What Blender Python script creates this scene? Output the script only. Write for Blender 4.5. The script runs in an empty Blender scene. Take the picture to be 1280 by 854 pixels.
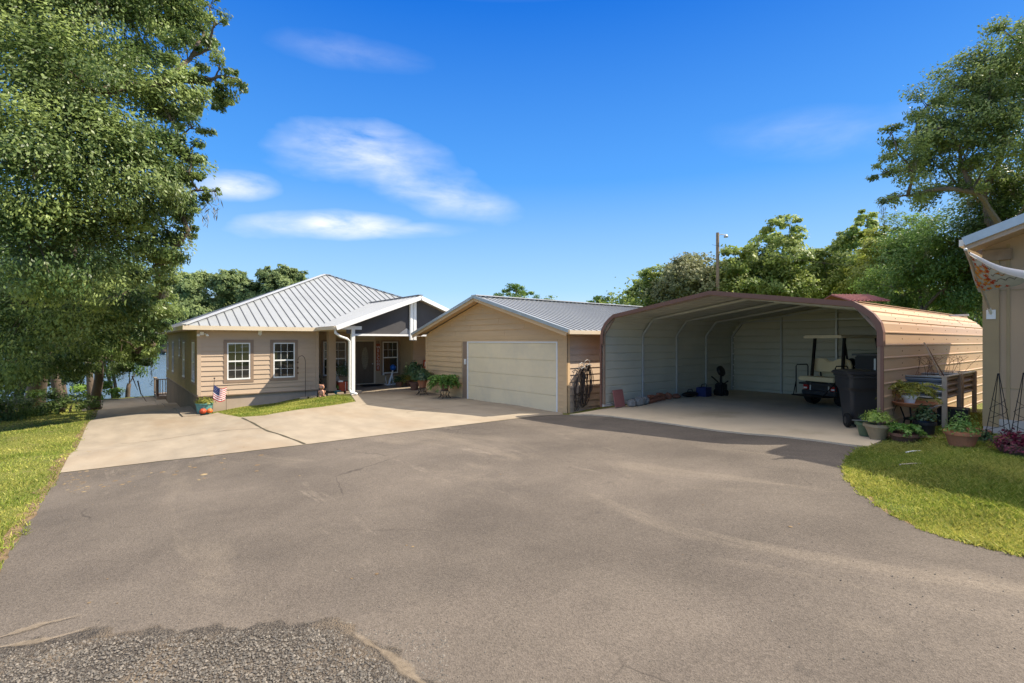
import bpy, bmesh, math, random
import numpy as np
from mathutils import Vector, Matrix
from mathutils.geometry import tessellate_polygon

S = bpy.context.scene
C = S.collection
random.seed(7)
RNG = np.random.default_rng(11)

# ------------------------------------------------------------------ camera
# World axes follow the buildings: +x runs along the house front, +y towards the lake.
EYE = 2.13
F = 628.0                      # focal length in pixels of the 1280 px wide photograph
FWD = (0.622, 0.783); RGT = (0.783, -0.622)
cam = bpy.data.cameras.new('camera')
cam.sensor_width = 36.0
cam.lens = 36.0 * F / 1280.0
cam.clip_end = 3000
camo = bpy.data.objects.new('camera', cam)
camo.location = (0, 0, EYE)
camo.rotation_euler = (math.radians(90), 0, -math.atan2(FWD[0], FWD[1]))
C.objects.link(camo)
S.camera = camo
S.render.resolution_x, S.render.resolution_y = 1024, 683
S.cycles.max_bounces = 7
S.cycles.diffuse_bounces = 4
S.cycles.transparent_max_bounces = 6
S.cycles.transmission_bounces = 4

# ------------------------------------------------------------------ sun, sky, exposure
SUN = Vector((0.78, -0.55, 1.0)).normalized()
EXPOSURE = 0.98
SKY_STRENGTH = 0.10
SUN_STRENGTH = 4.0
el = math.asin(SUN.z); az = math.atan2(SUN.x, SUN.y)
sl = bpy.data.lights.new('sun', 'SUN')
sl.energy = SUN_STRENGTH; sl.angle = math.radians(0.55); sl.color = (1.0, 0.90, 0.74)
so = bpy.data.objects.new('sun', sl)
so.rotation_euler = SUN.to_track_quat('Z', 'Y').to_euler()
so.location = (30, -20, 40)
C.objects.link(so)
S.view_settings.view_transform = 'Standard'
S.view_settings.look = 'None'
S.view_settings.exposure = EXPOSURE
S.view_settings.gamma = 1
S.view_settings.use_curve_mapping = False

W = bpy.data.worlds.new('World'); S.world = W; W.use_nodes = True
nt = W.node_tree; nt.nodes.clear()
def N(nt, typ, **kw):
    n = nt.nodes.new(typ)
    for k, v in kw.items():
        if k.startswith('i_'):
            n.inputs[k[2:].replace('_', ' ')].default_value = v
        else:
            setattr(n, k, v)
    return n
def raydir(px, py):
    a = (px - 640) / F; b = (427 - py) / F
    return Vector((FWD[0] + a*RGT[0], FWD[1] + a*RGT[1], b)).normalized()
sky = N(nt, 'ShaderNodeTexSky', sky_type='NISHITA', sun_disc=False)
sky.sun_elevation = el; sky.sun_rotation = az
sky.air_density = 1.0; sky.dust_density = 0.3; sky.ozone_density = 3.0; sky.altitude = 0
hs = N(nt, 'ShaderNodeHueSaturation'); hs.inputs['Saturation'].default_value = 1.22; hs.inputs['Value'].default_value = 1.0
nt.links.new(sky.outputs[0], hs.inputs['Color'])
tc = N(nt, 'ShaderNodeTexCoord')
def vm(op, a, b=None):
    n = N(nt, 'ShaderNodeVectorMath', operation=op)
    for i, v in enumerate((a, b)):
        if v is None: continue
        if isinstance(v, bpy.types.NodeSocket): nt.links.new(v, n.inputs[i])
        else: n.inputs[i].default_value = v
    return n.outputs['Value'] if op == 'DOT_PRODUCT' else n.outputs[0]
def mt(op, a, b=None, clamp=False):
    n = N(nt, 'ShaderNodeMath', operation=op); n.use_clamp = clamp
    for i, v in enumerate((a, b)):
        if v is None: continue
        if isinstance(v, bpy.types.NodeSocket): nt.links.new(v, n.inputs[i])
        else: n.inputs[i].default_value = v
    return n.outputs[0]
GEN = tc.outputs['Generated']
mp = N(nt, 'ShaderNodeMapping'); mp.inputs['Scale'].default_value = (2.2, 2.2, 7.5)
nt.links.new(GEN, mp.inputs['Vector'])
nz = N(nt, 'ShaderNodeTexNoise', i_Scale=3.4, i_Detail=10.0, i_Roughness=0.60, i_Distortion=0.25)
nt.links.new(mp.outputs[0], nz.inputs['Vector'])
mp2 = N(nt, 'ShaderNodeMapping'); mp2.inputs['Scale'].default_value = (1.0, 1.0, 2.0)
nt.links.new(GEN, mp2.inputs['Vector'])
nz2 = N(nt, 'ShaderNodeTexNoise', i_Scale=5.0, i_Detail=4.0)
nt.links.new(mp2.outputs[0], nz2.inputs['Vector'])
warp = mt('MULTIPLY', mt('SUBTRACT', nz2.outputs[0], 0.5), 1.5)
total = None
for (px, py, w, h, amp, tilt) in [(455, 198, 110, 36, 0.62, 8), (535, 238, 95, 26, 0.5, 14), (405, 281, 95, 18, 0.95, 0),
                                  (500, 288, 80, 9, 0.35, 0), (292, 233, 52, 17, 0.8, 4), (440, 66, 85, 17, 0.12, 8),
                                  (1045, 165, 130, 28, 0.10, -3), (1180, 150, 90, 25, 0.10, 0)]:
    c = raydir(px, py)
    r = Vector((RGT[0], RGT[1], 0)); u = r.cross(c).normalized(); r = c.cross(u)
    t = math.radians(-tilt); r2 = r*math.cos(t) + u*math.sin(t); u2 = u*math.cos(t) - r*math.sin(t)
    dc = vm('DOT_PRODUCT', GEN, tuple(c))
    k = F * (c.dot(Vector((FWD[0], FWD[1], 0))))**-1
    a = mt('MULTIPLY', mt('DIVIDE', vm('DOT_PRODUCT', GEN, tuple(r2)), dc), k / w)
    b = mt('MULTIPLY', mt('DIVIDE', vm('DOT_PRODUCT', GEN, tuple(u2)), dc), k / h)
    e = mt('SQRT', mt('ADD', mt('MULTIPLY', a, a), mt('MULTIPLY', b, b)))
    e = mt('ADD', e, warp)
    m = mt('SUBTRACT', 1.2, e, True)
    m = mt('MULTIPLY', m, mt('GREATER_THAN', dc, 0.3))
    tex = mt('ADD', mt('MULTIPLY', mt('SUBTRACT', nz.outputs[0], 0.36), 2.0), 0.22, True)
    m = mt('MULTIPLY', mt('MULTIPLY', m, tex), amp * 1.6, True)
    total = m if total is None else mt('MAXIMUM', total, m)
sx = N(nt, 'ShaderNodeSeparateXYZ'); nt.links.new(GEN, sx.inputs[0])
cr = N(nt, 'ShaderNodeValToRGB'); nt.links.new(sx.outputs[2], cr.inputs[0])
for i, (p, c) in enumerate([(0.0, (3.9, 4.9, 5.7)), (0.10, (2.2, 3.75, 5.6)), (0.30, (0.50, 2.05, 5.2)), (0.56, (0.03, 0.90, 4.0)), (0.76, (8.5, 8.2, 7.7)), (1.0, (11.5, 10.6, 9.6))]):  # overhead sky, out of view, whitened and brightened to fill the shade
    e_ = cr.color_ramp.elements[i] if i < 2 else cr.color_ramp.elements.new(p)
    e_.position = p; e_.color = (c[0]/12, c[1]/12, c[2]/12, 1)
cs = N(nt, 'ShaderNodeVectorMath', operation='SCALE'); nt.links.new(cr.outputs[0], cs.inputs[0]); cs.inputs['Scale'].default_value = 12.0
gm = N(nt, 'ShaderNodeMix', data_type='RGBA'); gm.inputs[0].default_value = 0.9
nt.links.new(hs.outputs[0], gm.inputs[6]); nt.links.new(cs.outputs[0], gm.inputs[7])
mix = N(nt, 'ShaderNodeMix', data_type='RGBA')
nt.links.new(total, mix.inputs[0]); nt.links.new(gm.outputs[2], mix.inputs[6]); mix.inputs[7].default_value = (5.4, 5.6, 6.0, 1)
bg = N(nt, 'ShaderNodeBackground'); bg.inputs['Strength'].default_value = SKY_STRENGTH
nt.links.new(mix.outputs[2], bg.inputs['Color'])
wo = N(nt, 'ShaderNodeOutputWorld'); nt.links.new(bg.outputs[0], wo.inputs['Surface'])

# ------------------------------------------------------------------ materials
M = {}
def mat(name, col, rough=0.75, metal=0.0, var=0.12, scale=3.0, bump=0.0, bscale=60.0, spec=0.4, tint=None, trans=0.0,
        dirt=None, dscale=0.6, damt=0.5, stretch=None, emit=None):
    m = bpy.data.materials.new(name); m.use_nodes = True
    t = m.node_tree; b = t.nodes['Principled BSDF']
    L = t.links.new
    b.inputs['Roughness'].default_value = rough; b.inputs['Metallic'].default_value = metal
    b.inputs['Specular IOR Level'].default_value = spec
    geo = N(t, 'ShaderNodeNewGeometry')
    vec = geo.outputs['Position']
    if stretch:
        mp = N(t, 'ShaderNodeMapping'); mp.inputs['Scale'].default_value = stretch
        L(vec, mp.inputs['Vector']); vec = mp.outputs[0]
    n1 = N(t, 'ShaderNodeTexNoise', i_Scale=scale, i_Detail=5.0, i_Roughness=0.6); L(vec, n1.inputs['Vector'])
    mr = N(t, 'ShaderNodeMapRange'); L(n1.outputs[0], mr.inputs[0])
    mr.inputs[1].default_value = 0.3; mr.inputs[2].default_value = 0.7
    mr.inputs[3].default_value = 1 - var; mr.inputs[4].default_value = 1 + var
    mul = N(t, 'ShaderNodeMix', data_type='RGBA', blend_type='MULTIPLY'); mul.inputs[0].default_value = 1
    mul.inputs[6].default_value = (*col, 1)
    L(mr.outputs[0], mul.inputs[7])
    out = mul.outputs[2]
    if tint:      # per-leaf / per-blade variation between two colours
        at = N(t, 'ShaderNodeAttribute', attribute_name='tint')
        mx = N(t, 'ShaderNodeMix', data_type='RGBA'); L(at.outputs['Fac'], mx.inputs[0])
        mx.inputs[6].default_value = (*col, 1); mx.inputs[7].default_value = (*tint, 1)
        L(mx.outputs[2], mul.inputs[6])
    if dirt:
        n2 = N(t, 'ShaderNodeTexNoise', i_Scale=dscale, i_Detail=7.0, i_Roughness=0.65); L(vec, n2.inputs['Vector'])
        r2 = N(t, 'ShaderNodeMapRange'); L(n2.outputs[0], r2.inputs[0])
        r2.inputs[1].default_value = 0.48; r2.inputs[2].default_value = 0.68; r2.inputs[3].default_value = 0; r2.inputs[4].default_value = damt
        mx = N(t, 'ShaderNodeMix', data_type='RGBA'); L(r2.outputs[0], mx.inputs[0]); L(out, mx.inputs[6]); mx.inputs[7].default_value = (*dirt, 1)
        out = mx.outputs[2]
    L(out, b.inputs['Base Color'])
    if bump:
        n3 = N(t, 'ShaderNodeTexNoise', i_Scale=bscale, i_Detail=3.0); L(vec, n3.inputs['Vector'])
        bp = N(t, 'ShaderNodeBump', i_Strength=bump, i_Distance=0.01); L(n3.outputs[0], bp.inputs['Height']); L(bp.outputs[0], b.inputs['Normal'])
    if trans:
        tr = N(t, 'ShaderNodeBsdfTranslucent'); L(out, tr.inputs['Color'])
        ms = N(t, 'ShaderNodeMixShader'); ms.inputs[0].default_value = trans
        o = t.nodes['Material Output']
        L(b.outputs[0], ms.inputs[1]); L(tr.outputs[0], ms.inputs[2]); L(ms.outputs[0], o.inputs['Surface'])
    if emit:
        b.inputs['Emission Color'].default_value = (*emit, 1); b.inputs['Emission Strength'].default_value = 1
    M[name] = m
    return m

mat('siding', (0.50, 0.375, 0.265), 0.7, var=0.05, scale=1.2, bump=0.08, bscale=40, stretch=(1, 1, 6))
mat('siding_shade_warm', (0.63, 0.43, 0.235), 0.7, var=0.05, scale=1.2, bump=0.08, bscale=40, stretch=(1, 1, 6))  # garage siding colour warmed to offset blue skylight on the shaded front
mat('siding_shaded', (0.30, 0.215, 0.085), 0.75, var=0.12, scale=1.0, dirt=(0.2, 0.17, 0.07), dscale=0.8, damt=0.4)  # house siding with the left side's shade put into its colour
mat('foundation', (0.44, 0.345, 0.27), 0.85, var=0.08, scale=1.5, bump=0.2, bscale=80, dirt=(0.30, 0.23, 0.16), dscale=1.2, damt=0.4)
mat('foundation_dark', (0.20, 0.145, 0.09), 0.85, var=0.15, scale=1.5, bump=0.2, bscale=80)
mat('trim_tan', (0.47, 0.345, 0.21), 0.6, var=0.05)
mat('fascia', (0.62, 0.52, 0.38), 0.55, var=0.05)
mat('soffit', (0.52, 0.45, 0.34), 0.7, var=0.04)
mat('trim_brown', (0.28, 0.195, 0.135), 0.6, var=0.08)
mat('post_tan', (0.40, 0.28, 0.18), 0.6, var=0.06)
mat('white_paint', (0.80, 0.79, 0.76), 0.4, var=0.03)
mat('white_plastic', (0.78, 0.77, 0.73), 0.35, var=0.03)
mat('door_garage', (0.80, 0.67, 0.44), 0.5, dirt=(0.62,0.54,0.40), dscale=0.9, damt=0.5, var=0.05, scale=0.8, bump=0.15, bscale=90)
mat('screen_grey', (0.075, 0.070, 0.070), 0.85, var=0.06)
mat('metal_roof', (0.34, 0.36, 0.375), 0.42, 0.3, var=0.09, scale=0.7, dirt=(0.40, 0.42, 0.44), dscale=0.5, damt=0.35)
mat('metal_roof_light', (0.50, 0.51, 0.52), 0.42, 0.2, var=0.05, scale=0.7)
mat('seam', (0.235, 0.24, 0.255), 0.4, 0.4, var=0.05)
mat('concrete', (0.315, 0.262, 0.196), 0.9, var=0.13, scale=2.2, bump=0.25, bscale=120, dirt=(0.27, 0.20, 0.13), dscale=0.6, damt=0.62, stretch=(1.0, 0.45, 1))
mat('concrete_inside', (0.62, 0.51, 0.365), 0.85, var=0.12, scale=0.8, bump=0.2, bscale=120, dirt=(0.21, 0.165, 0.09), dscale=0.4, damt=0.6)
mat('joint', (0.07, 0.06, 0.035), 0.95, var=0.3, scale=20)
mat('wood_grey', (0.30, 0.22, 0.15), 0.8, var=0.2, scale=6, bump=0.2)
mat('wood_dark', (0.13, 0.08, 0.05), 0.8, var=0.2, scale=6)
mat('wood_pale', (0.42, 0.35, 0.27), 0.8, var=0.15, scale=6)
mat('carport_tan', (0.48, 0.315, 0.19), 0.45, 0.1, var=0.05, scale=1.0, dirt=(0.46, 0.29, 0.17), dscale=0.9, damt=0.4, stretch=(0.5, 1, 2))
mat('carport_inner', (0.57, 0.555, 0.45), 0.5, 0.1, var=0.07, scale=0.8)
mat('carport_brown', (0.17, 0.085, 0.06), 0.45, 0.0, var=0.06)
mat('galv', (0.52, 0.53, 0.52), 0.4, 0.4, var=0.06)
mat('corrugated', (0.34, 0.38, 0.41), 0.35, 0.6, var=0.1)
mat('corrugated_dull', (0.40, 0.38, 0.33), 0.5, 0.3, var=0.1)
mat('black_metal', (0.012, 0.011, 0.010), 0.45, 0.2, var=0.1)
mat('black_plastic', (0.04, 0.04, 0.042), 0.33, var=0.15, scale=4)
mat('dark_plastic', (0.010, 0.010, 0.011), 0.5, var=0.1)
mat('hose_rubber', (0.075, 0.055, 0.042), 0.5, var=0.3)
mat('rubber', (0.010, 0.010, 0.010), 0.8, var=0.2)
mat('cream_vinyl', (0.80, 0.65, 0.38), 0.45, var=0.04)
mat('cream_plastic', (0.78, 0.70, 0.50), 0.4, var=0.05)
mat('red_plastic', (0.45, 0.02, 0.015), 0.3)
mat('terracotta', (0.42, 0.17, 0.085), 0.8, var=0.15, scale=8)
mat('terracotta_dark', (0.17, 0.085, 0.055), 0.8, var=0.2, scale=8)
mat('glazed_green', (0.075, 0.12, 0.07), 0.3, var=0.2, scale=8)
mat('glazed_tan', (0.30, 0.235, 0.145), 0.4, var=0.15, scale=8)
mat('glazed_black', (0.02, 0.02, 0.022), 0.3, var=0.2)
mat('teal', (0.10, 0.27, 0.25), 0.5, var=0.2, scale=10)
mat('orange', (0.70, 0.17, 0.03), 0.5, var=0.15, scale=20)
mat('red_orange', (0.52, 0.08, 0.03), 0.5, var=0.15, scale=20)
mat('red_box', (0.42, 0.07, 0.03), 0.6, var=0.15, scale=8)
mat('blue_glass', (0.015, 0.12, 0.45), 0.1, 0.2)
mat('blue_cloth', (0.02, 0.03, 0.12), 0.7)
mat('red_cloth', (0.45, 0.03, 0.04), 0.7)
mat('white_cloth', (0.75, 0.75, 0.74), 0.8)
mat('brick', (0.30, 0.12, 0.07), 0.9, var=0.3, scale=15)
mat('stone_grey', (0.25, 0.245, 0.23), 0.9, var=0.25, scale=15)
mat('panel_red', (0.30, 0.12, 0.11), 0.7, var=0.1)
mat('soil', (0.05, 0.035, 0.022), 0.95, var=0.4, scale=25)
mat('sign_orange', (0.33, 0.085, 0.035), 0.6, var=0.2, scale=10)
mat('mat_black', (0.018, 0.016, 0.015), 0.95)
mat('front_door', (0.125, 0.095, 0.065), 0.45, var=0.15, scale=3, stretch=(4, 4, 0.6))
mat('door_glass', (0.22, 0.20, 0.15), 0.25, var=0.5, scale=30)
mat('plaster', (0.42, 0.33, 0.23), 0.85, var=0.03)
mat('ceramic_peach', (0.52, 0.27, 0.18), 0.5, var=0.2, scale=30)
mat('shed_wall', (0.45, 0.315, 0.195), 0.8, var=0.06, scale=1.2, stretch=(3, 3, 0.5), bump=0.1, bscale=60)
mat('shed_corner', (0.36, 0.265, 0.14), 0.75, var=0.06)
mat('shed_base', (0.42, 0.39, 0.35), 0.9, var=0.12, scale=5)
mat('drip_edge', (0.42, 0.47, 0.50), 0.4, 0.4)
mat('red_roof', (0.36, 0.10, 0.09), 0.5, 0.1)
mat('bark', (0.13, 0.10, 0.075), 0.95, var=0.35, scale=9, bump=0.6, bscale=25, stretch=(3, 3, 0.7))
mat('bark_pale', (0.15, 0.125, 0.10), 0.95, var=0.3, scale=9, bump=0.5, bscale=25, stretch=(3, 3, 0.7))
mat('twig', (0.16, 0.10, 0.07), 0.9)
mat('leaf_oak', (0.060, 0.115, 0.028), 0.42, var=0.2, scale=0.5, tint=(0.38, 0.47, 0.15), trans=0.42, spec=0.45)
mat('leaf_far', (0.10, 0.165, 0.05), 0.6, var=0.25, scale=0.08, tint=(0.30, 0.37, 0.14), trans=0.4)
mat('leaf_lime', (0.196, 0.253, 0.040), 0.5, var=0.2, scale=0.3, tint=(0.368, 0.391, 0.081), trans=0.4)
mat('leaf_olive', (0.15, 0.175, 0.075), 0.6, var=0.2, scale=0.3, tint=(0.30, 0.31, 0.15), trans=0.35)
mat('leaf_mid', (0.070, 0.150, 0.032), 0.5, var=0.2, scale=0.3, tint=(0.23, 0.34, 0.085), trans=0.42)
mat('leaf_wood', (0.13, 0.22, 0.045), 0.5, var=0.22, scale=0.3, tint=(0.44, 0.50, 0.14), trans=0.45)
mat('leaf_dark', (0.050, 0.100, 0.028), 0.5, var=0.25, scale=0.5, tint=(0.14, 0.21, 0.05), trans=0.35)
mat('leaf_shrub', (0.143, 0.260, 0.039), 0.45, var=0.2, scale=1.5, tint=(0.208, 0.312, 0.052), trans=0.3)
mat('moss', (0.30, 0.28, 0.20), 0.95, var=0.2, scale=2, tint=(0.14, 0.135, 0.09), trans=0.25)
mat('leaf_pot', (0.091, 0.208, 0.039), 0.4, var=0.2, scale=3, tint=(0.195, 0.325, 0.065), trans=0.3)
mat('leaf_potlime', (0.22, 0.34, 0.045), 0.45, var=0.2, scale=3, tint=(0.40, 0.50, 0.12), trans=0.35)
mat('leaf_potdark', (0.036, 0.085, 0.031), 0.4, var=0.2, scale=3, tint=(0.065, 0.117, 0.046), trans=0.2)
mat('leaf_yellow', (0.15, 0.19, 0.03), 0.45, var=0.2, scale=3, tint=(0.33, 0.31, 0.06), trans=0.35)
mat('leaf_magenta', (0.20, 0.012, 0.05), 0.5, var=0.3, scale=8, tint=(0.035, 0.02, 0.02), trans=0.2)
mat('leaf_rust', (0.35, 0.12, 0.03), 0.6, var=0.2, scale=8, tint=(0.25, 0.2, 0.05), trans=0.3)
mat('grass_blade', (0.19, 0.265, 0.030), 0.6, var=0.25, scale=0.9, tint=(0.60, 0.55, 0.14), trans=0.4)
mat('dead_leaf', (0.17, 0.11, 0.055), 0.8, var=0.3, scale=5, tint=(0.28, 0.21, 0.11))
mat('gravel_stone', (0.085, 0.078, 0.07), 0.85, var=0.2, scale=30, tint=(0.22, 0.195, 0.165))

def glass_mat():
    m = bpy.data.materials.new('window_glass'); m.use_nodes = True
    t = m.node_tree; b = t.nodes['Principled BSDF']
    b.inputs['Base Color'].default_value = (0.012, 0.014, 0.012, 1); b.inputs['Roughness'].default_value = 0.03
    b.inputs['Specular IOR Level'].default_value = 0.9; b.inputs['IOR'].default_value = 1.6
    g = N(t, 'ShaderNodeNewGeometry'); n = N(t, 'ShaderNodeTexNoise', i_Scale=2.5, i_Detail=1.0)
    t.links.new(g.outputs['Position'], n.inputs['Vector'])
    bp = N(t, 'ShaderNodeBump', i_Strength=0.06, i_Distance=0.05); t.links.new(n.outputs[0], bp.inputs['Height'])
    t.links.new(bp.outputs[0], b.inputs['Normal'])
    M['glass'] = m
glass_mat()

def ground_mats():
    def base(name):
        m = bpy.data.materials.new(name); m.use_nodes = True
        t = m.node_tree; b = t.nodes['Principled BSDF']; b.inputs['Roughness'].default_value = 0.92
        b.inputs['Specular IOR Level'].default_value = 0.25
        g = N(t, 'ShaderNodeNewGeometry'); M[name] = m
        return m, t, b, g.outputs['Position'], t.links.new
    def noise(t, L, pos, sc, det=5, rough=0.6, lo=0.4, hi=0.6, a=0., c=1., dist=0., stretch=None):
        if stretch:
            mp = N(t, 'ShaderNodeMapping'); mp.inputs['Scale'].default_value = stretch
            mp.inputs['Rotation'].default_value = (0, 0, 0.5)
            L(pos, mp.inputs['Vector']); pos = mp.outputs[0]
        n = N(t, 'ShaderNodeTexNoise', i_Scale=sc, i_Detail=float(det), i_Roughness=rough, i_Distortion=dist); L(pos, n.inputs['Vector'])
        r = N(t, 'ShaderNodeMapRange'); L(n.outputs[0], r.inputs[0])
        for i, v in enumerate((lo, hi, a, c)): r.inputs[i+1].default_value = v
        return r.outputs[0], n.outputs[0]
    def mixc(t, L, f, a, b, bt='MIX'):
        x = N(t, 'ShaderNodeMix', data_type='RGBA', blend_type=bt)
        for i, v in ((0, f), (6, a), (7, b)):
            if isinstance(v, bpy.types.NodeSocket): L(v, x.inputs[i])
            elif i == 0: x.inputs[0].default_value = v
            else: x.inputs[i].default_value = (*v, 1)
        return x.outputs[2]
    # asphalt: worn, brownish, aggregate showing, paler sandy drifts
    m, t, b, pos, L = base('asphalt')
    f1, _ = noise(t, L, pos, 0.35, 6, 0.6, 0.35, 0.68)
    c = mixc(t, L, f1, (0.092, 0.077, 0.064), (0.160, 0.134, 0.110))
    f2, _ = noise(t, L, pos, 0.55, 7, 0.62, 0.54, 0.74, 0, 0.55, 1.2, (1.0, 0.35, 1))
    c = mixc(t, L, f2, c, (0.26, 0.215, 0.165))
    f5, _ = noise(t, L, pos, 0.8, 5, 0.6, 0.55, 0.75, 0, 0.5, 0.5)
    c = mixc(t, L, f5, c, (0.082, 0.070, 0.060))
    vo = N(t, 'ShaderNodeTexVoronoi', i_Scale=95.0); L(pos, vo.inputs['Vector'])
    f3 = N(t, 'ShaderNodeMapRange'); L(vo.outputs['Color'], f3.inputs[0])
    for i, v in enumerate((0.0, 1.0, 0.66, 1.32)): f3.inputs[i+1].default_value = v
    c = mixc(t, L, 1.0, c, f3.outputs[0], 'MULTIPLY')
    f4, _ = noise(t, L, pos, 260, 2, 0.5, 0.66, 0.72, 0, 0.8)
    c = mixc(t, L, f4, c, (0.36, 0.32, 0.28))
    # hairline cracks, oil drips, pale scuffs
    mpw = N(t, 'ShaderNodeTexNoise', i_Scale=1.1, i_Detail=4.0); L(pos, mpw.inputs['Vector'])
    wv = N(t, 'ShaderNodeMix', data_type='VECTOR'); wv.inputs[0].default_value = 0.25; L(pos, wv.inputs[4]); L(mpw.outputs['Color'], wv.inputs[5])
    vc = N(t, 'ShaderNodeTexVoronoi', i_Scale=0.42, feature='DISTANCE_TO_EDGE'); L(wv.outputs[1], vc.inputs['Vector'])
    ck = N(t, 'ShaderNodeMapRange'); L(vc.outputs['Distance'], ck.inputs[0])
    for i, v in enumerate((0.0, 0.004, 0.7, 0.0)): ck.inputs[i+1].default_value = v
    mk, _ = noise(t, L, pos, 0.45, 3, 0.5, 0.52, 0.6)
    mm_ = N(t, 'ShaderNodeMath', operation='MULTIPLY'); L(ck.outputs[0], mm_.inputs[0]); L(mk, mm_.inputs[1])
    c = mixc(t, L, mm_.outputs[0], c, (0.035, 0.03, 0.026))
    f6, _ = noise(t, L, pos, 2.6, 3, 0.5, 0.70, 0.76, 0, 0.45)
    c = mixc(t, L, f6, c, (0.05, 0.045, 0.04))
    f7, _ = noise(t, L, pos, 1.3, 9, 0.75, 0.60, 0.72, 0, 0.6, 0.3, (1.0, 0.25, 1))
    c = mixc(t, L, f7, c, (0.30, 0.25, 0.20))
    L(c, b.inputs['Base Color'])
    bp = N(t, 'ShaderNodeBump', i_Strength=0.55, i_Distance=0.006); L(vo.outputs['Distance'], bp.inputs['Height']); L(bp.outputs[0], b.inputs['Normal'])
    # gravel bed
    m, t, b, pos, L = base('gravel')
    vo = N(t, 'ShaderNodeTexVoronoi', i_Scale=75.0); L(pos, vo.inputs['Vector'])
    f1 = N(t, 'ShaderNodeMapRange'); L(vo.outputs['Color'], f1.inputs[0])
    for i, v in enumerate((0.2, 1.0, 0.0, 1.0)): f1.inputs[i+1].default_value = v
    c = mixc(t, L, f1.outputs[0], (0.055, 0.047, 0.04), (0.155, 0.132, 0.108))
    f2, _ = noise(t, L, pos, 2.0, 6, 0.65, 0.5, 0.66, 0, 0.8)
    c = mixc(t, L, f2, c, (0.20, 0.155, 0.11))
    L(c, b.inputs['Base Color'])
    bp = N(t, 'ShaderNodeBump', i_Strength=1.0, i_Distance=0.012); L(vo.outputs['Distance'], bp.inputs['Height']); L(bp.outputs[0], b.inputs['Normal'])
    # sand drift
    m, t, b, pos, L = base('sand')
    f1, _ = noise(t, L, pos, 30, 6, 0.7, 0.3, 0.7)
    c = mixc(t, L, f1, (0.20, 0.158, 0.115), (0.34, 0.275, 0.20))
    L(c, b.inputs['Base Color'])
    # turf and soil under the grass
    m, t, b, pos, L = base('turf')
    f1, _ = noise(t, L, pos, 0.7, 6, 0.65, 0.35, 0.65)
    c = mixc(t, L, f1, (0.11, 0.135, 0.022), (0.20, 0.205, 0.04))
    f2, _ = noise(t, L, pos, 60, 4, 0.7, 0.4, 0.65, 0.35, 1.5)
    c = mixc(t, L, 1.0, c, f2, 'MULTIPLY')
    f3, _ = noise(t, L, pos, 1.6, 6, 0.7, 0.56, 0.7, 0, 0.8)
    c = mixc(t, L, f3, c, (0.20, 0.15, 0.075))
    L(c, b.inputs['Base Color'])
    m, t, b, pos, L = base('soil_edge')
    f1, _ = noise(t, L, pos, 9, 6, 0.7, 0.35, 0.65)
    c = mixc(t, L, f1, (0.085, 0.058, 0.035), (0.27, 0.185, 0.10))
    L(c, b.inputs['Base Color'])
    # lake
    m, t, b, pos, L = base('lake')
    b.inputs['Base Color'].default_value = (0.10, 0.155, 0.21, 1); b.inputs['Roughness'].default_value = 0.22
    b.inputs['Specular IOR Level'].default_value = 0.5
    mp = N(t, 'ShaderNodeMapping'); mp.inputs['Scale'].default_value = (0.45, 1.3, 1); mp.inputs['Rotation'].default_value = (0, 0, 0.6)
    L(pos, mp.inputs['Vector'])
    n = N(t, 'ShaderNodeTexNoise', i_Scale=1.3, i_Detail=5.0, i_Roughness=0.65); L(mp.outputs[0], n.inputs['Vector'])
    bp = N(t, 'ShaderNodeBump', i_Strength=1.0, i_Distance=0.35); L(n.outputs[0], bp.inputs['Height']); L(bp.outputs[0], b.inputs['Normal'])
ground_mats()

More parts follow.
